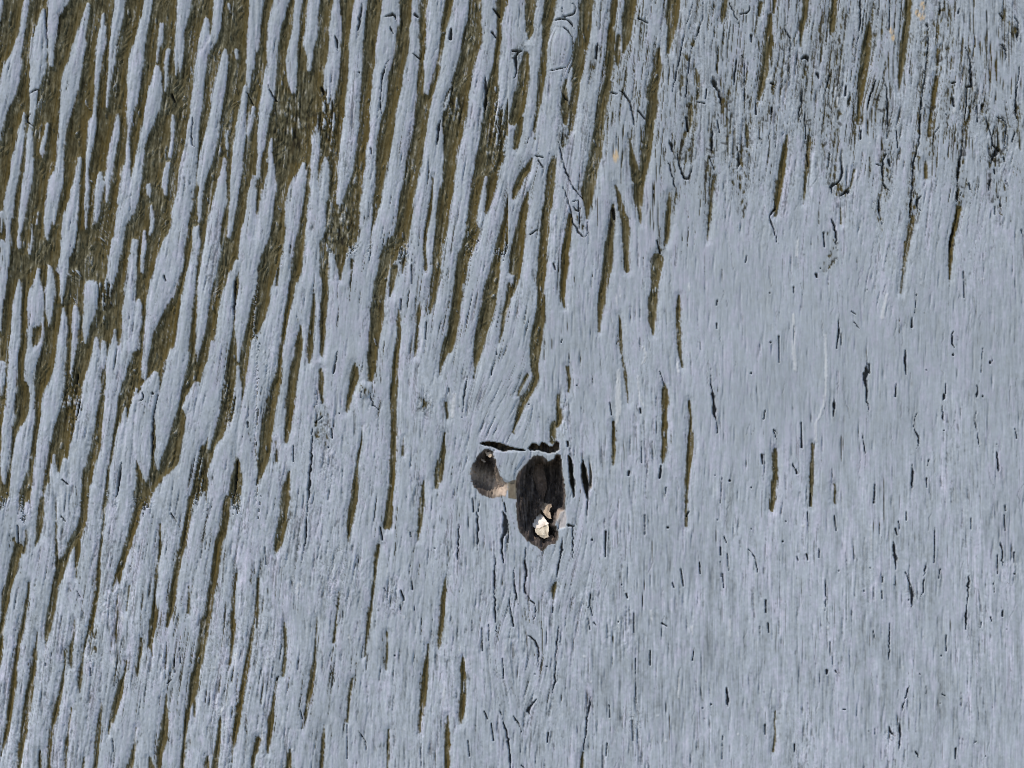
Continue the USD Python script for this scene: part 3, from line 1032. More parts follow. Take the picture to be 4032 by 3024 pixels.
# hairlines: fine splits of the film that follow the grain
hair = np.full((NY, NX), -30.0, np.float32)
for _ in range(800):
    u, v = rng.uniform(U0 + 20, U0 + NX * G - 20), rng.uniform(V0 + 20, V0 + NY * G - 20)
    if u < 1300 and v < 1500 and rng.random() < 0.8:
        continue
    n, w = rng.integers(3, 14), rng.choice([2.2, 3.0, 3.8, 5.2], p=[0.6, 0.28, 0.1, 0.02])
    pts, ang = [], rng.normal(0, 0.12)
    for k in range(n):
        pts.append([u, v, w * (0.4 + math.sin(math.pi * (k + 0.5) / n)) * 0.8])
        r_, c_ = int(np.clip((v - V0) / G, 0, NY - 1)), int(np.clip((u - U0) / G, 0, NX - 1))
        t = theta[r_, c_] + ang + rng.normal(0, 0.25)
        u, v = u + 10 * math.sin(t), v + 10 * math.cos(t)
    stamp(hair, np.array(pts), 6)
hair += 0.6 * fine_lines + 0.3 * soft - 0.3
# mildew has greyed the split film at the upper right
grimy = np.maximum(0.9 * greyed, 0.6 * np.clip(sstep(1850, 2500, UU) * (1 - sstep(450, 900, VV + wavy)), 0, 1) * np.clip(0.55 + 0.3 * bands + 0.25 * broad2 + 0.2 * mid_grain, 0, 1))
# rough film: a net of short curled splits
net = -np.abs(worm + 0.5 * soft)
crackle = sstep(-0.30, -0.05, net) * np.clip(np.maximum(rough, np.maximum(1.3 * (brittle - 0.55), 0.9 * grimy)), 0, 1) * sstep(-0.6, 1.2, broad2 + 0.6 * soft)
fibres = np.full((NY, NX), -30.0, np.float32)
for a in strokes["W"]:
    stamp(fibres, smooth_line(a), 10)

# ---------------------------------------------------------------- the hollow knot and the slits round it (units of a 600 px detail)
DET = 600 / 1659.0


def outline(*xy):
    a = np.array(xy, float).reshape(-1, 2) * DET
    return a + [1800, 1650]


def inside(poly):
    """Distance to the outline, positive inside."""
    out = np.full((NY, NX), -60.0, np.float32)
    lo, hi = poly.min(0) - 25, poly.max(0) + 25
    c0, r0 = int((lo[0] - U0) / G), int((lo[1] - V0) / G)
    c1, r1 = int((hi[0] - U0) / G) + 2, int((hi[1] - V0) / G) + 2
    X, Y = UU[r0:r1, c0:c1], VV[r0:r1, c0:c1]
    d2, odd = np.full(X.shape, 1e9), np.zeros(X.shape, bool)
    for (x0, y0), (x1, y1) in zip(poly, np.roll(poly, -1, 0)):
        dx, dy = x1 - x0, y1 - y0
        t = np.clip(((X - x0) * dx + (Y - y0) * dy) / (dx * dx + dy * dy + 1e-9), 0, 1)
        d2 = np.minimum(d2, (X - x0 - t * dx) ** 2 + (Y - y0 - t * dy) ** 2)
        odd ^= ((y0 > Y) != (y1 > Y)) & (X < (x1 - x0) * (Y - y0) / (y1 - y0 + 1e-12) + x0)
    out[r0:r1, c0:c1] = np.where(odd, 1, -1) * np.sqrt(d2)
    return out


hollow = inside(outline(870,385, 930,400, 990,455, 1050,440, 1085,380, 1125,400, 1150,520, 1168,700, 1180,850, 1180,990, 1130,1010, 1095,1080, 1070,1160, 1105,1230, 1105,1300, 1070,1362, 1000,1372, 935,1440, 870,1392, 780,1342, 690,1250, 662,1150, 648,1000, 640,800, 640,650, 680,570, 740,490, 800,425))
scoop = inside(outline(270,350, 235,395, 198,440, 165,510, 150,580, 152,680, 190,750, 250,812, 300,842, 380,862, 440,852, 520,836, 552,760, 545,700, 490,650, 450,560, 415,450, 395,420, 400,350, 330,325))
slits = [inside(outline(*p)) for p in (
    (255,268, 330,245, 420,255, 500,270, 560,300, 640,320, 720,328, 740,345, 700,350, 620,334, 580,335, 500,357, 440,332, 380,305, 300,290),
    (775,320, 820,260, 855,270, 895,292, 925,250, 970,268, 1010,302, 1040,300, 1085,240, 1112,270, 1112,330, 1070,355, 1000,378, 950,360, 880,340, 800,345),
    (1205,390, 1245,420, 1260,550, 1275,700, 1282,840, 1265,862, 1235,720, 1215,560),
    (1196,240, 1210,240, 1217,290, 1207,292),
    (1360,480, 1385,480, 1420,560, 1432,700, 1416,872, 1380,742, 1350,640),
    (1440,460, 1452,530, 1467,620, 1462,760, 1436,730, 1442,600))]
wobble = 1.5 * mid_grain + 1.2 * soft
hollow, scoop = hollow + wobble, scoop + wobble
slit = np.max(slits, axis=0) + 0.6 * wobble
bare_ledge = inside(outline(555,690, 600,670, 645,660, 645,870, 560,860))
pale_lip = inside(outline(1090,1000, 1180,985, 1195,1090, 1180,1180, 1110,1200, 1080,1120))
flap = inside(outline(400,345, 700,350, 740,400, 640,560, 620,700, 560,690, 490,650, 450,560, 415,450))

cov = sstep(-2.6, 2.6, cover)
cov *= 1 - sstep(-2.5, 1.0, bare_ledge)

# ---------------------------------------------------------------- relief in millimetres
film = sstep(-9, 27, film_edge)
valley = 1 - np.exp(-np.clip(-film_edge, 0, None) / 16.0)
lost = sstep(0, 4, film_edge) * (1 - sstep(-2.6, 2.6, cover))
regained = (1 - sstep(-4, 0, film_edge)) * sstep(-2.6, 2.6, cover)
h = 0.30 * film - 0.58 * valley - 0.08 * lost - 0.10 * greyed * (0.7 + 0.3 * mid_grain) + 0.05 * regained
h += cov * (0.005 * long_grain + (0.003 + 0.009 * brittle) * mid_grain + (0.003 + 0.007 * brittle) * soft + 0.004 * splitting * lines + 0.012 * broad2)
h += (1 - cov) * (0.010 * long_grain + 0.008 * lines + 0.007 * mid_grain + 0.005 * soft)
h += rough * (0.022 * worm + 0.022 * short_grain)
h += frayed * 0.014 * (mid_grain + fine_lines)
h += 0.08 * broad
h += 0.35 * knots
fibres += 1.5 * lines + 0.7 * soft + 0.8
h += 0.07 * sstep(-3, 4, fibres)
crack_in = sstep(-2.4, 2.7, cracks)
hair_in = sstep(-2.6, 1.8, hair)
pits = sstep(1.25, 2.9, -(0.75 * mid_grain + 0.45 * short_grain + 0.35 * soft) + 1.1 * (brittle - 0.45) + 0.4 * bands + 0.3 * broad2 - 0.15 - 0.35 * sstep(2300, 2900, UU) * sstep(900, 1300, VV)) * cov
splits = sstep(1.1, 2.7, -(0.7 * lines + 0.7 * fine_lines) + 0.9 * (np.maximum(splitting, 0.8 * brittle) - 0.5) + 0.45 * bands + 0.25 * broad2 - 0.15 - 0.5 * sstep(2300, 2900, UU) * sstep(900, 1300, VV)) * cov
h -= 0.9 * sstep(-0.8, 3.0, cracks) + 0.14 * sstep(-1.5, 2.6, hair) * cov + 0.03 * crackle + 0.04 * pits + 0.05 * splits
lifted = sstep(-16, -3, cracks) * (1 - crack_in)            # film curls up beside a crack
h += 0.025 * lifted

sx = np.clip((UU - (1800 + 640 * DET)) / (540 * DET), 0, 1)
sy = np.clip((VV - (1650 + 385 * DET)) / (1050 * DET), 0, 1)
dh = 6.6 * sstep(-1, 16 + 58 * (1 - sx) ** 1.2, hollow) * (0.42 + 0.58 * sstep(0.25, 0.8, sx + 0.12 * np.sin(9 * sy)))
dh *= 1 - 0.45 * sstep(0.62, 1.0, sy)
dh += sstep(2, 25, hollow) * (0.28 * long_grain + 0.22 * short_grain + 0.5 * np.sin((UU + 0.35 * VV) / 9.0) * (sx < 0.6))
tx, ty = (UU - (1800 + 150 * DET)) / (400 * DET), (VV - (1650 + 340 * DET)) / (500 * DET)
ds = 3.3 * sstep(-1, 34, scoop) * np.clip(1.15 - 0.55 * np.clip(tx, 0, 1) * np.clip(ty, 0, 1), 0.3, 1.2) + sstep(0, 15, scoop) * (0.12 * long_grain + 0.15 * short_grain)
h = h - np.where(hollow > -2, np.clip(dh, 0, 7.2), 0)
h = h - np.where(scoop > -2, np.clip(ds, 0, 5), 0)
slit_depth = np.where(UU > 2225, 0.9, 3.2)
h = h - slit_depth * sstep(-1.5, 4.0, slit)
h = h + 0.25 * sstep(-2, 6, flap) - 0.3 * sstep(-2, 3, pale_lip)
h = np.clip(h, -7.4, 1.6)

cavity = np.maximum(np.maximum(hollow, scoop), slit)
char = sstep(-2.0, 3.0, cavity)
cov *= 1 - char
amber = 0.8 * fresh * sstep(-0.6, 0.8, short_grain + 0.5 * mid_grain + 0.9 * fresh)
amber = np.maximum(amber, 0.16 * sstep(-2, 2, slit) * (UU < 2225) * sstep(-0.5, 1.0, short_grain + mid_grain))
raw_or_lit = 0.22 * sstep(-2, 3, bare_ledge) * (1 - char)
raw_or_lit = np.maximum(raw_or_lit, 0.45 * sstep(-1, 4, pale_lip))
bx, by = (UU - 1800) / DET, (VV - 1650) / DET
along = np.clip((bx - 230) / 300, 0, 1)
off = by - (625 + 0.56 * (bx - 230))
sunlit_band = (0.62 + 0.38 * along) * np.exp(-(off / (78 + 55 * along)) ** 2) * sstep(-2, 4, scoop) * np.clip(0.9 + 0.16 * mid_grain + 0.12 * soft, 0.3, 1.1)   # sunlit pinkish band painted into the wood colour across the scoop
sunlit_band = np.clip(sunlit_band, 0, 0.95)
char_in = char * (1 - 0.9 * sunlit_band) * np.where((UU > 2225) & (hollow < 0), 0.66, 1.0)
raw_or_lit = np.maximum(raw_or_lit, 0.8 * sunlit_band)  # the painted sunlit band shares the fresh wood colour
dirt = np.clip(np.maximum(0.86 * crack_in, np.maximum(0.28 * hair_in, np.maximum(0.62 * crackle, np.maximum(0.45 * pits, 0.52 * splits)))), 0, 1)
pale = sstep(-2.5, 3.5, fibres) * 0.6
dirt = np.maximum(dirt, greyed * 0.78 * sstep(0.55, 1.9, -(0.9 * worm + 0.5 * lines + 0.3 * soft)))
dirt = np.maximum(dirt, frayed * 0.75 * sstep(0.6, 2.2, -(0.8 * mid_grain + 0.6 * speck)))
pale = np.maximum(pale, frayed * 0.6 * sstep(0.9, 2.4, 0.8 * mid_grain + 0.6 * speck))
pale = np.maximum(pale, (0.18 + 0.38 * brittle) * sstep(1.5, 3.2, 0.6 * mid_grain + 0.6 * short_grain + 0.4 * soft + 0.7 * (brittle - 0.5)))

# where a bare streak lies between its two paint edges: the sunlit gold of its right flank is painted into the wood colour
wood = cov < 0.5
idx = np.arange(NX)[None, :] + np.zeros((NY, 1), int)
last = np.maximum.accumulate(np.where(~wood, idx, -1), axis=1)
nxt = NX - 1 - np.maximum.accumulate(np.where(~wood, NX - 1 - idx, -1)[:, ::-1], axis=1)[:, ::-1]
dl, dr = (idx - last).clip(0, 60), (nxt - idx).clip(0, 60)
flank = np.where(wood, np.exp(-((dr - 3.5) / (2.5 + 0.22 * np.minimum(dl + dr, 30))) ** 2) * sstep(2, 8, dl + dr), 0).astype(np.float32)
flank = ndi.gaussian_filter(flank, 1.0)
sunlit_gold_grain = np.clip(0.8 * flank * (0.8 + 0.25 * long_grain) + 0.16 * np.clip(broad + 0.7 * long_grain + 0.5 * bands, -0.6, 1.5), 0, 1)  # painted sunlit gold on the right flank, plus random golden grain
tone_paint = 0.5 + (0.030 + 0.085 * brittle) * (0.7 * long_grain + 0.5 * lines + 0.8 * mid_grain + 0.6 * speck + 0.4 * soft) + 0.03 * broad2 + 0.02 * broad + (0.03 + 0.035 * np.exp(-((VV - 2700) / 900) ** 2) * (1 + 0.7 * sstep(1800, 2800, UU))) * bands - 0.035 + 0.10 * np.exp(-np.clip(UU - 300, 0, None) / 1500)
tone_wood = 0.45 + 0.07 * long_grain + 0.08 * lines + 0.09 * mid_grain + 0.045 * short_grain + (0.065 + 0.07 * frayed) * (speck + 0.7 * fine_lines) + 0.05 * soft + 0.05 * broad2 - 0.03 * frayed
tone = np.clip(cov * tone_paint + (1 - cov) * tone_wood, 0, 1)
tone -= cov * (0.025 * brittle + grimy * 0.13) + cov * grimy * (0.0 + 0.05 * lines + 0.04 * speck)
tone = np.clip(tone, 0, 1)
hue = np.clip(0.41 - 0.30 * grimy + 0.09 * speck + 0.09 * cloud(3, 6) + 0.07 * long_grain + 0.07 * bands, 0, 1)
weather = hue

# ---------------------------------------------------------------- one material for the whole face: paint, bare wood, dirt and fresh wood by their coverage, with two sunlit tints painted in
F, Cc = "attribute", "mix_color"
face = usdkit.material(stage, "/World/Looks/weathered_painted_wood", {
    "cov": (F, {"attribute": "paint_cover"}), "dirt": (F, {"attribute": "dirt"}), "raw_or_lit": (F, {"attribute": "fresh_or_lit_wood"}),
    "lit_gold": (F, {"attribute": "sunlit_gold_grain"}), "tone": (F, {"attribute": "tone"}), "pale": (F, {"attribute": "pale_fibre"}),
    "char": (F, {"attribute": "rot"}), "wx": (F, {"attribute": "weathering"}),
    "pos": ("geometry", {}),
    "grit": ("noise_texture", {"scale": 5200.0, "detail": 3.0, "roughness": 0.6}),
    "stretch": ("mapping", {"scale": (1.0, 1.0, 0.16)}),
    "streak": ("noise_texture", {"scale": 2600.0, "detail": 3.0, "roughness": 0.6}),
    "paint": ("rgb_ramp", {"ramp": [(0.0, (0.205, 0.222, 0.255)), (0.35, (0.384, 0.412, 0.470)), (0.65, (0.495, 0.524, 0.598)), (1.0, (0.655, 0.677, 0.76))]}),
    "tint": ("rgb_ramp", {"ramp": [(0.0, (0.975, 1.01, 0.965)), (0.35, (0.965, 1.008, 0.99)), (0.65, (0.995, 0.992, 1.015)), (1.0, (1.025, 0.98, 1.03))]}),
    "paint_tint": (Cc, {"blend_type": "multiply", "fac": 1.0, "use_clamp": False}),
    "gritr": ("rgb_ramp", {"ramp": [(0.25, (0.9, 0.9, 0.9)), (0.75, (1.1, 1.1, 1.1))]}),
    "gritmul": (Cc, {"blend_type": "multiply", "fac": 1.0, "use_clamp": False}),
    "grey": ("rgb_ramp", {"ramp": [(0.0, (0.034, 0.031, 0.018)), (0.4, (0.108, 0.099, 0.060)), (0.62, (0.175, 0.163, 0.108)), (1.0, (0.43, 0.41, 0.33))]}),
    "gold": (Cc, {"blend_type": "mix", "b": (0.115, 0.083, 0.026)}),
    "lit_goldf": ("math", {"math_type": "multiply", "value2": 0.85}),
    "coat": (Cc, {"blend_type": "mix"}),
    "fibre": (Cc, {"blend_type": "mix", "b": (0.66, 0.68, 0.70)}),
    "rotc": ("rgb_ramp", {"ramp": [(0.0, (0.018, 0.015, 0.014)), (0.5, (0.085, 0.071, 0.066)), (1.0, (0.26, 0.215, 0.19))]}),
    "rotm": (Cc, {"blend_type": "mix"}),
    "amber": (F, {"attribute": "amber"}), "amberc": (Cc, {"blend_type": "mix", "b": (0.70, 0.52, 0.30)}),
    "fresh_litc": (Cc, {"blend_type": "mix", "b": (0.64, 0.52, 0.44)}),
    "soil": (Cc, {"blend_type": "mix", "b": (0.030, 0.027, 0.022)}),
    "bh": ("mix_float", {"fac": 0.6}),
    "bump": ("bump", {"strength": 0.35, "distance": 0.00006}),
    "gloss": ("math", {"math_type": "multiply", "value2": 0.3}), "rgh": ("map_range", {"to_min": 0.95, "to_max": 0.62}),
    "p": ("principled_bsdf", {"diffuse_roughness": 0.4})},
    [("cov.fac", "gloss.value1"), ("gloss.value", "p.specular_ior_level"), ("cov.fac", "rgh.value"), ("rgh.result", "p.roughness"), ("pos.position", "grit.vector"), ("pos.position", "stretch.vector"), ("stretch.vector", "streak.vector"),
     ("tone.fac", "paint.fac"), ("paint.color", "paint_tint.a"), ("wx.fac", "tint.fac"), ("tint.color", "paint_tint.b"),
     ("tone.fac", "grey.fac"), ("grey.color", "gold.a"), ("lit_gold.fac", "lit_goldf.value1"), ("lit_goldf.value", "gold.fac"),
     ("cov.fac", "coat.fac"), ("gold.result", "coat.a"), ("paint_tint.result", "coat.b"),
     ("pale.fac", "fibre.fac"), ("coat.result", "fibre.a"),
     ("tone.fac", "rotc.fac"), ("char.fac", "rotm.fac"), ("fibre.result", "rotm.a"), ("rotc.color", "rotm.b"),
     ("raw_or_lit.fac", "fresh_litc.fac"), ("rotm.result", "fresh_litc.a"),
     ("amber.fac", "amberc.fac"), ("fresh_litc.result", "amberc.a"), ("dirt.fac", "soil.fac"), ("amberc.result", "soil.a"),
     ("streak.fac", "gritr.fac"), ("soil.result", "gritmul.a"), ("gritr.color", "gritmul.b"), ("gritmul.result", "p.base_color"),
     ("grit.fac", "bh.a"), ("streak.fac", "bh.b"), ("bh.result", "bump.height"), ("bump.normal", "p.normal")], surface="p.BSDF")
chip_look = usdkit.material(stage, "/World/Looks/fresh_split_wood", {
    "pos": ("geometry", {}), "m": ("mapping", {"scale": (1.0, 1.0, 0.25)}), "n": ("noise_texture", {"scale": 1300.0, "detail": 5.0, "roughness": 0.6}),
    "r": ("rgb_ramp", {"ramp": [(0.25, (0.52, 0.42, 0.33)), (0.5, (0.76, 0.69, 0.62)), (0.75, (0.86, 0.82, 0.78))]}),
    "b": ("bump", {"strength": 0.6, "distance": 0.0002}), "p": ("principled_bsdf", {"roughness": 0.7, "specular_ior_level": 0.25})},
    [("pos.position", "m.vector"), ("m.vector", "n.vector"), ("n.fac", "r.fac"), ("r.color", "p.base_color"), ("n.fac", "b.height"), ("b.normal", "p.normal")], surface="p.BSDF")
tan_look = usdkit.material(stage, "/World/Looks/tan_split_wood", {
    "pos": ("geometry", {}), "m": ("mapping", {"scale": (1.0, 1.0, 0.3)}), "n": ("noise_texture", {"scale": 1700.0, "detail": 6.0, "roughness": 0.7}),
    "r": ("rgb_ramp", {"ramp": [(0.3, (0.16, 0.115, 0.08)), (0.5, (0.42, 0.33, 0.25)), (0.72, (0.66, 0.57, 0.46))]}),
    "b": ("bump", {"strength": 0.7, "distance": 0.0003}), "p": ("principled_bsdf", {"roughness": 0.7, "specular_ior_level": 0.25})},
    [("pos.position", "m.vector"), ("m.vector", "n.vector"), ("n.fac", "r.fac"), ("r.color", "p.base_color"), ("n.fac", "b.height"), ("b.normal", "p.normal")], surface="p.BSDF")
cream_look = usdkit.material(stage, "/World/Looks/cream_split_wood", {
    "pos": ("geometry", {}), "m": ("mapping", {"scale": (1.0, 1.0, 0.4)}), "n": ("noise_texture", {"scale": 1500.0, "detail": 6.0, "roughness": 0.7}),
    "r": ("rgb_ramp", {"ramp": [(0.32, (0.30, 0.24, 0.17)), (0.5, (0.62, 0.54, 0.42)), (0.7, (0.78, 0.72, 0.60))]}),
    "b": ("bump", {"strength": 0.7, "distance": 0.0003}), "p": ("principled_bsdf", {"roughness": 0.7, "specular_ior_level": 0.25})},
    [("pos.position", "m.vector"), ("m.vector", "n.vector"), ("n.fac", "r.fac"), ("r.color", "p.base_color"), ("n.fac", "b.height"), ("b.normal", "p.normal")], surface="p.BSDF")
core_look = usdkit.material(stage, "/World/Looks/plank_wood", {
    "pos": ("geometry", {}), "m": ("mapping", {"scale": (1.0, 1.0, 0.08)}), "n": ("noise_texture", {"scale": 220.0, "detail": 6.0}),
    "r": ("rgb_ramp", {"ramp": [(0.3, (0.10, 0.085, 0.06)), (0.7, (0.20, 0.175, 0.13))]}), "p": ("principled_bsdf", {"roughness": 0.85})},
    [("pos.position", "m.vector"), ("m.vector", "n.vector"), ("n.fac", "r.fac"), ("r.color", "p.base_color")], surface="p.BSDF")

# ---------------------------------------------------------------- the grid: full detail in the picture, coarser beyond it
def axis(n, lo, hi):
    first, last_ = int((lo) / G), int((hi) / G)
    return np.unique(np.concatenate([np.arange(0, first, 4), np.arange(first, last_), np.arange(last_, n, 4), [n - 1]]))


ci, ri = axis(NX, -U0 - 25, 4032 - U0 + 25), axis(NY, -V0 - 25, 3024 - V0 + 25)
pick = np.ix_(ri, ci)
Xw, Zw, Hw = (UU[pick] - 2016) * PX, (1512 - VV[pick]) * PX, h[pick] * 1e-3
hy = np.gradient(Hw, axis=0) / np.gradient(Zw, axis=0)
hx = np.gradient(Hw, axis=1) / np.gradient(Xw, axis=1)
N = np.stack([-hx, -np.ones_like(hx), -hy], -1)
N /= np.linalg.norm(N, axis=-1, keepdims=True)
P3 = np.stack([Xw, -Hw, Zw], -1).reshape(-1, 3).astype(np.float32)
N3 = N.reshape(-1, 3).astype(np.float32)
prim = {"paint_cover": cov, "dirt": dirt, "fresh_or_lit_wood": raw_or_lit, "sunlit_gold_grain": sunlit_gold_grain, "tone": tone, "pale_fibre": pale, "rot": char_in, "amber": amber, "weathering": weather}
prim = {k: v[pick].astype(np.float32).ravel() for k, v in prim.items()}

# ---------------------------------------------------------------- which patch belongs to which part
def pieces(mask, bridge=1):
    """Labels the separate pieces of a mask; narrow bridges do not join two pieces."""
    core = ndi.binary_erosion(mask, iterations=bridge)
    lab, n = ndi.label(core)
    rest = mask & (lab == 0)
    near = ndi.distance_transform_edt(lab == 0, return_distances=False, return_indices=True) if n else None
    out = np.where(mask, lab[tuple(near)] if n else 0, 0)
    return out, n


m_char, m_crack, m_paint = (char > 0.5)[pick], (crack_in > 0.42)[pick], (cov > 0.5)[pick]
h_, s_, t_ = (sstep(-2, 3, x)[pick] > 0.5 for x in (hollow, scoop, slit))
label = np.zeros(m_char.shape, np.int32)
names = []                                                   # label number -> part name


def claim(mask, name, bridge, least, most, where=None):
    """Gives the largest pieces of a mask a part each; returns the mask of what is left."""
    lab, n = pieces(mask, bridge)
    size = np.bincount(lab.ravel(), minlength=n + 1)
    size[0] = 0
    big = [k for k in np.argsort(-size)[:most] if size[k] >= least]
    table = np.zeros(n + 1, np.int32)
    for k in big:
        names.append(name)
        table[k] = len(names)
    got = table[lab]
    for k, sl in enumerate(ndi.find_objects(got)):               # one connected patch per part; crumbs go to the rest
        if sl is not None:
            mine = got[sl] == k + 1
            sub, m = ndi.label(mine)
            if m > 1:
                keep = 1 + np.argmax(np.bincount(sub.ravel())[1:])
                got[sl][mine & (sub != keep)] = 0
    label[got > 0] = got[got > 0]
    return mask & (got == 0)


def whole(mask, name):
    names.append(name)
    label[mask] = len(names)


whole(h_, "knot_hole")
whole(s_ & ~h_, "scooped_hollow")
claim(t_ & ~h_ & ~s_, "slit", 0, 4, 20)
free = label == 0
left = claim(m_crack & free, "crack", 0, 14, 290)
if left.any():
    whole(left, "fine_cracks")
small_paint = claim(m_paint & (label == 0), "paint_strip", 2, 70, 200)
small_wood = claim(~m_paint & (label == 0), "bare_streak", 1, 45, 290)
if small_paint.any():
    whole(small_paint, "paint_flecks")
if small_wood.any():
    whole(small_wood, "worn_specks")
STUFF = {"fine_cracks", "paint_flecks", "worn_specks"}

# ---------------------------------------------------------------- the board and its parts
board = UsdGeom.Xform.Define(stage, "/World/wooden_board")
board.AddTranslateOp().Set(Gf.Vec3d(0, 0, BOARD_Z))
bp = board.GetPrim()
bp.SetCustomDataByKey("label", "weathered wooden board with flaking blue grey paint, olive bare grain and a splintered knot hole")
bp.SetCustomDataByKey("category", "wooden board")
used = {}


def path_for(name, parent="/World/wooden_board"):
    k = used.get((parent, name), 0)
    used[parent, name] = k + 1
    return f"{parent}/{name}" + (f"_{k:03d}" if k else "")


rows, cols = m_char.shape
jq, iq = np.mgrid[0:rows - 1, 0:cols - 1]
a0 = (jq * cols + iq).ravel()
quads = np.stack([a0, a0 + cols, a0 + cols + 1, a0 + 1], 1)
ql = label[:-1, :-1].ravel()
order = np.argsort(ql, kind="stable")
cuts = np.searchsorted(ql[order], np.arange(1, len(names) + 2))
remap = np.zeros(rows * cols, np.int32)


def face_part(name, qs, parent="/World/wooden_board", kind=None, text=None):
    path = path_for(name, parent)
    v = np.unique(qs)
    remap[v] = np.arange(len(v))
    m = UsdGeom.Mesh.Define(stage, path)
    m.CreatePointsAttr(Vt.Vec3fArray.FromNumpy(P3[v]))
    m.CreateFaceVertexCountsAttr(Vt.IntArray.FromNumpy(np.full(len(qs), 4, np.int32)))
    m.CreateFaceVertexIndicesAttr(Vt.IntArray.FromNumpy(remap[qs].astype(np.int32).ravel()))
    m.CreateSubdivisionSchemeAttr("none")
    m.CreateNormalsAttr(Vt.Vec3fArray.FromNumpy(N3[v]))
    m.SetNormalsInterpolation("vertex")
    api = UsdGeom.PrimvarsAPI(m)
    for key, val in prim.items():
        api.CreatePrimvar(key, Sdf.ValueTypeNames.FloatArray, "vertex").Set(Vt.FloatArray.FromNumpy(val[v]))
    UsdShade.MaterialBindingAPI.Apply(m.GetPrim()).Bind(face)
    if kind:
        m.GetPrim().SetCustomDataByKey("kind", kind)
    if text:
        m.GetPrim().SetCustomDataByKey("label", text)
    return path


where = {}
TEXT = {"knot_hole": "deep splintered hollow where the knot fell out", "scooped_hollow": "small smooth hollow left of the knot hole"}
for k, name in enumerate(names):
    qs = quads[order[cuts[k]:cuts[k + 1]]]
    if len(qs):
        p = face_part(name, qs, kind="stuff" if name in STUFF else None, text=TEXT.get(name))
        where.setdefault(name, p)

# the body of the plank behind the face, its rim meeting the grid's outer edge
x0, x1, z0, z1 = Xw.min(), Xw.max(), Zw.min(), Zw.max()
body = trimesh.creation.box([x1 - x0 + 0.0006, 0.016, z1 - z0 + 0.0006])
body.apply_translation([(x0 + x1) / 2, 0.0085 + 0.008, (z0 + z1) / 2])
usdkit.mesh(stage, path_for("plank_core"), body, core_look)
ring = np.concatenate([np.arange(cols), np.arange(1, rows) * cols + cols - 1, (rows - 1) * cols + np.arange(cols - 2, -1, -1), np.arange(rows - 2, 0, -1) * cols])
top = P3[ring].astype(float)
low = top.copy(); low[:, 1] = 0.009
n = len(ring)
k = np.arange(n)
side = np.vstack([np.stack([k, (k + 1) % n, k + n], 1), np.stack([(k + 1) % n, (k + 1) % n + n, k + n], 1)])
usdkit.mesh(stage, path_for("plank_edge"), (np.vstack([top, low]), side), core_look)


# ---------------------------------------------------------------- splinters standing in the hollows
def splinter(name, parent, xy, depth, thick, look, amp=0.12, seed=1, text=None):
    """A torn piece of wood with the outline xy; depth(x, z) in mm below the face, x and z from 0 to 1 across the outline."""
    r_ = np.random.default_rng(seed)
    o = outline(*xy)
    d = np.vstack([np.linspace(p, q, 4, endpoint=False) for p, q in zip(o, np.roll(o, -1, 0))])
    d = d + r_.normal(0, 1.1, d.shape)
    pg = Polygon(d).buffer(0)
    if pg.geom_type != "Polygon":
        pg = max(pg.geoms, key=lambda g_: g_.area)
    m = trimesh.creation.extrude_polygon(pg, 1.0)
    v, f = trimesh.remesh.subdivide_to_size(m.vertices, m.faces, 9.0)
    m = trimesh.Trimesh(v, f, process=True)
    v = np.array(m.vertices)
    lo, hi = d.min(0), d.max(0)
    fx, fz = (v[:, 0] - lo[0]) / (hi[0] - lo[0]), (v[:, 1] - lo[1]) / (hi[1] - lo[1])
    import meshkit
    w = np.column_stack([v[:, 0] * 0.09, v[:, 1] * 0.03, 0 * fx + seed])
    bumpy = np.asarray(meshkit.fbm(w)).reshape(-1) * amp * 2
    dep = depth(fx, fz) + bumpy + np.where(v[:, 2] > 0.5, 0, thick)
    out = np.column_stack([(v[:, 0] - 2016) * PX, dep * 1e-3, (1512 - v[:, 1]) * PX])
    f = np.array(m.faces)
    if trimesh.Trimesh(out, f, process=False).volume < 0:
        f = f[:, ::-1]
    p = path_for(name, parent)
    usdkit.mesh(stage, p, (out, f), look, smooth=35)
    if text:
        stage.GetPrimAtPath(p).SetCustomDataByKey("label", text)


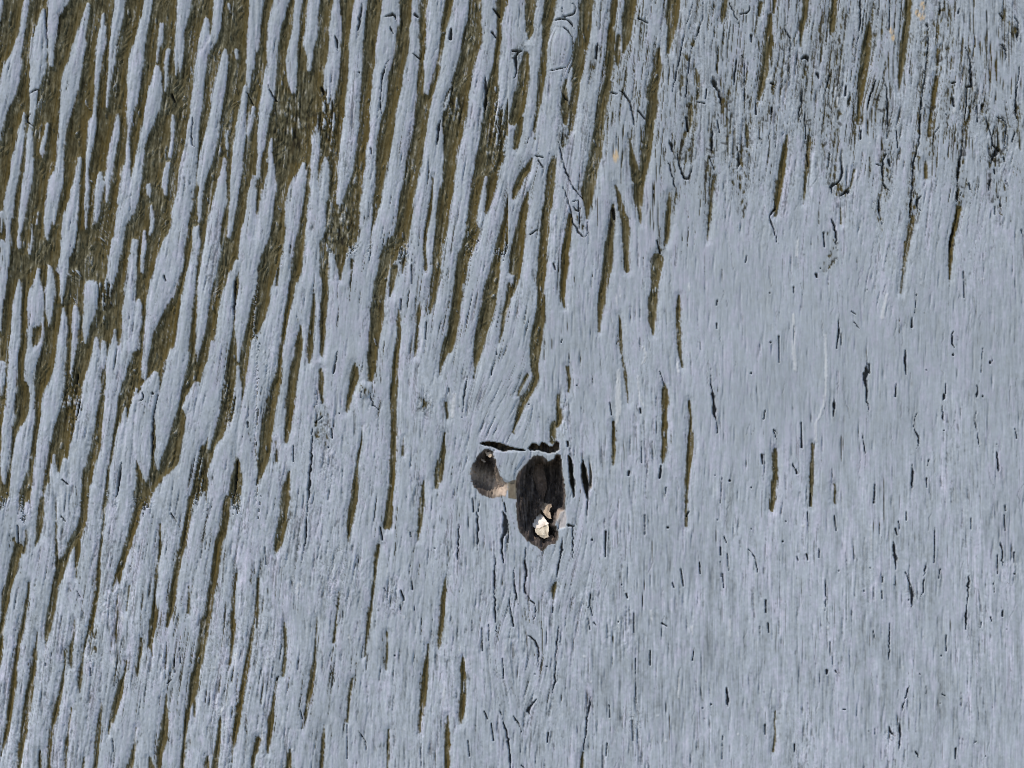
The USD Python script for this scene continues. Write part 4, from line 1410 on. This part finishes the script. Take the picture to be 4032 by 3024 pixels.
hole, pit = where["knot_hole"], where["scooped_hollow"]
splinter("splinter", hole, (785,1150, 815,1110, 850,1065, 870,1030, 890,1018, 915,1050, 945,1075, 965,1110, 1000,1140, 985,1165, 940,1170, 905,1195, 860,1205, 835,1180), lambda x, z: 4.2 - 2.6 * z - 0.9 * x, 1.2, chip_look, 0.35, 3, "bright pale splinter at the foot of the hole")
splinter("splinter", hole, (850,1205, 905,1190, 945,1168, 990,1160, 1005,1210, 990,1250, 1000,1288, 950,1303, 915,1290, 880,1262, 855,1240), lambda x, z: 1.5 - 0.7 * z - 0.5 * x, 1.6, cream_look, 0.4, 4, "cream lower edge of the bright splinter")
splinter("splinter", hole, (905,900, 930,915, 975,935, 1030,935, 1038,965, 1005,1000, 1020,1045, 1025,1092, 985,1085, 955,1050, 930,1020, 905,960), lambda x, z: 3.9 - 2.2 * z - 0.6 * x, 0.8, tan_look, 0.45, 5)
splinter("splinter", pit, (262,290, 300,292, 340,300, 398,322, 402,370, 392,400, 352,418, 320,395, 295,350), lambda x, z: 0.7 - 0.7 * z - 0.2 * x, 1.6, tan_look, 0.3, 8)
splinter("splinter", pit, (238,418, 262,425, 300,450, 318,470, 300,475, 262,452), lambda x, z: 1.2 - 0.6 * z, 0.8, tan_look, 0.2, 9)

torn_look = usdkit.material(stage, "/World/Looks/torn_dark_wood", {
    "pos": ("geometry", {}), "m": ("mapping", {"scale": (1.0, 1.0, 0.2)}), "n": ("noise_texture", {"scale": 1500.0, "detail": 5.0, "roughness": 0.65}),
    "r": ("rgb_ramp", {"ramp": [(0.3, (0.045, 0.035, 0.03)), (0.55, (0.13, 0.095, 0.075)), (0.78, (0.27, 0.21, 0.17))]}),
    "b": ("bump", {"strength": 0.6, "distance": 0.0002}), "p": ("principled_bsdf", {"roughness": 0.75, "specular_ior_level": 0.25})},
    [("pos.position", "m.vector"), ("m.vector", "n.vector"), ("n.fac", "r.fac"), ("r.color", "p.base_color"), ("n.fac", "b.height"), ("b.normal", "p.normal")], surface="p.BSDF")
splinter("torn_ridge", hole, (755,470, 830,430, 900,440, 940,520, 970,640, 985,760, 960,850, 900,880, 870,800, 850,700, 800,600, 750,560), lambda x, z: 2.6 + 1.6 * x - 1.2 * z, 1.0, torn_look, 0.5, 11)
splinter("torn_ridge", hole, (1000,1280, 1040,1270, 1090,1320, 1075,1358, 1010,1365, 960,1330), lambda x, z: 1.5 - 0.6 * z, 1.0, torn_look, 0.3, 12)
splinter("torn_ridge", hole, (690,1130, 760,1190, 850,1300, 930,1350, 945,1425, 880,1390, 790,1330, 700,1240), lambda x, z: 1.9 - 1.1 * z, 1.0, torn_look, 0.4, 13)
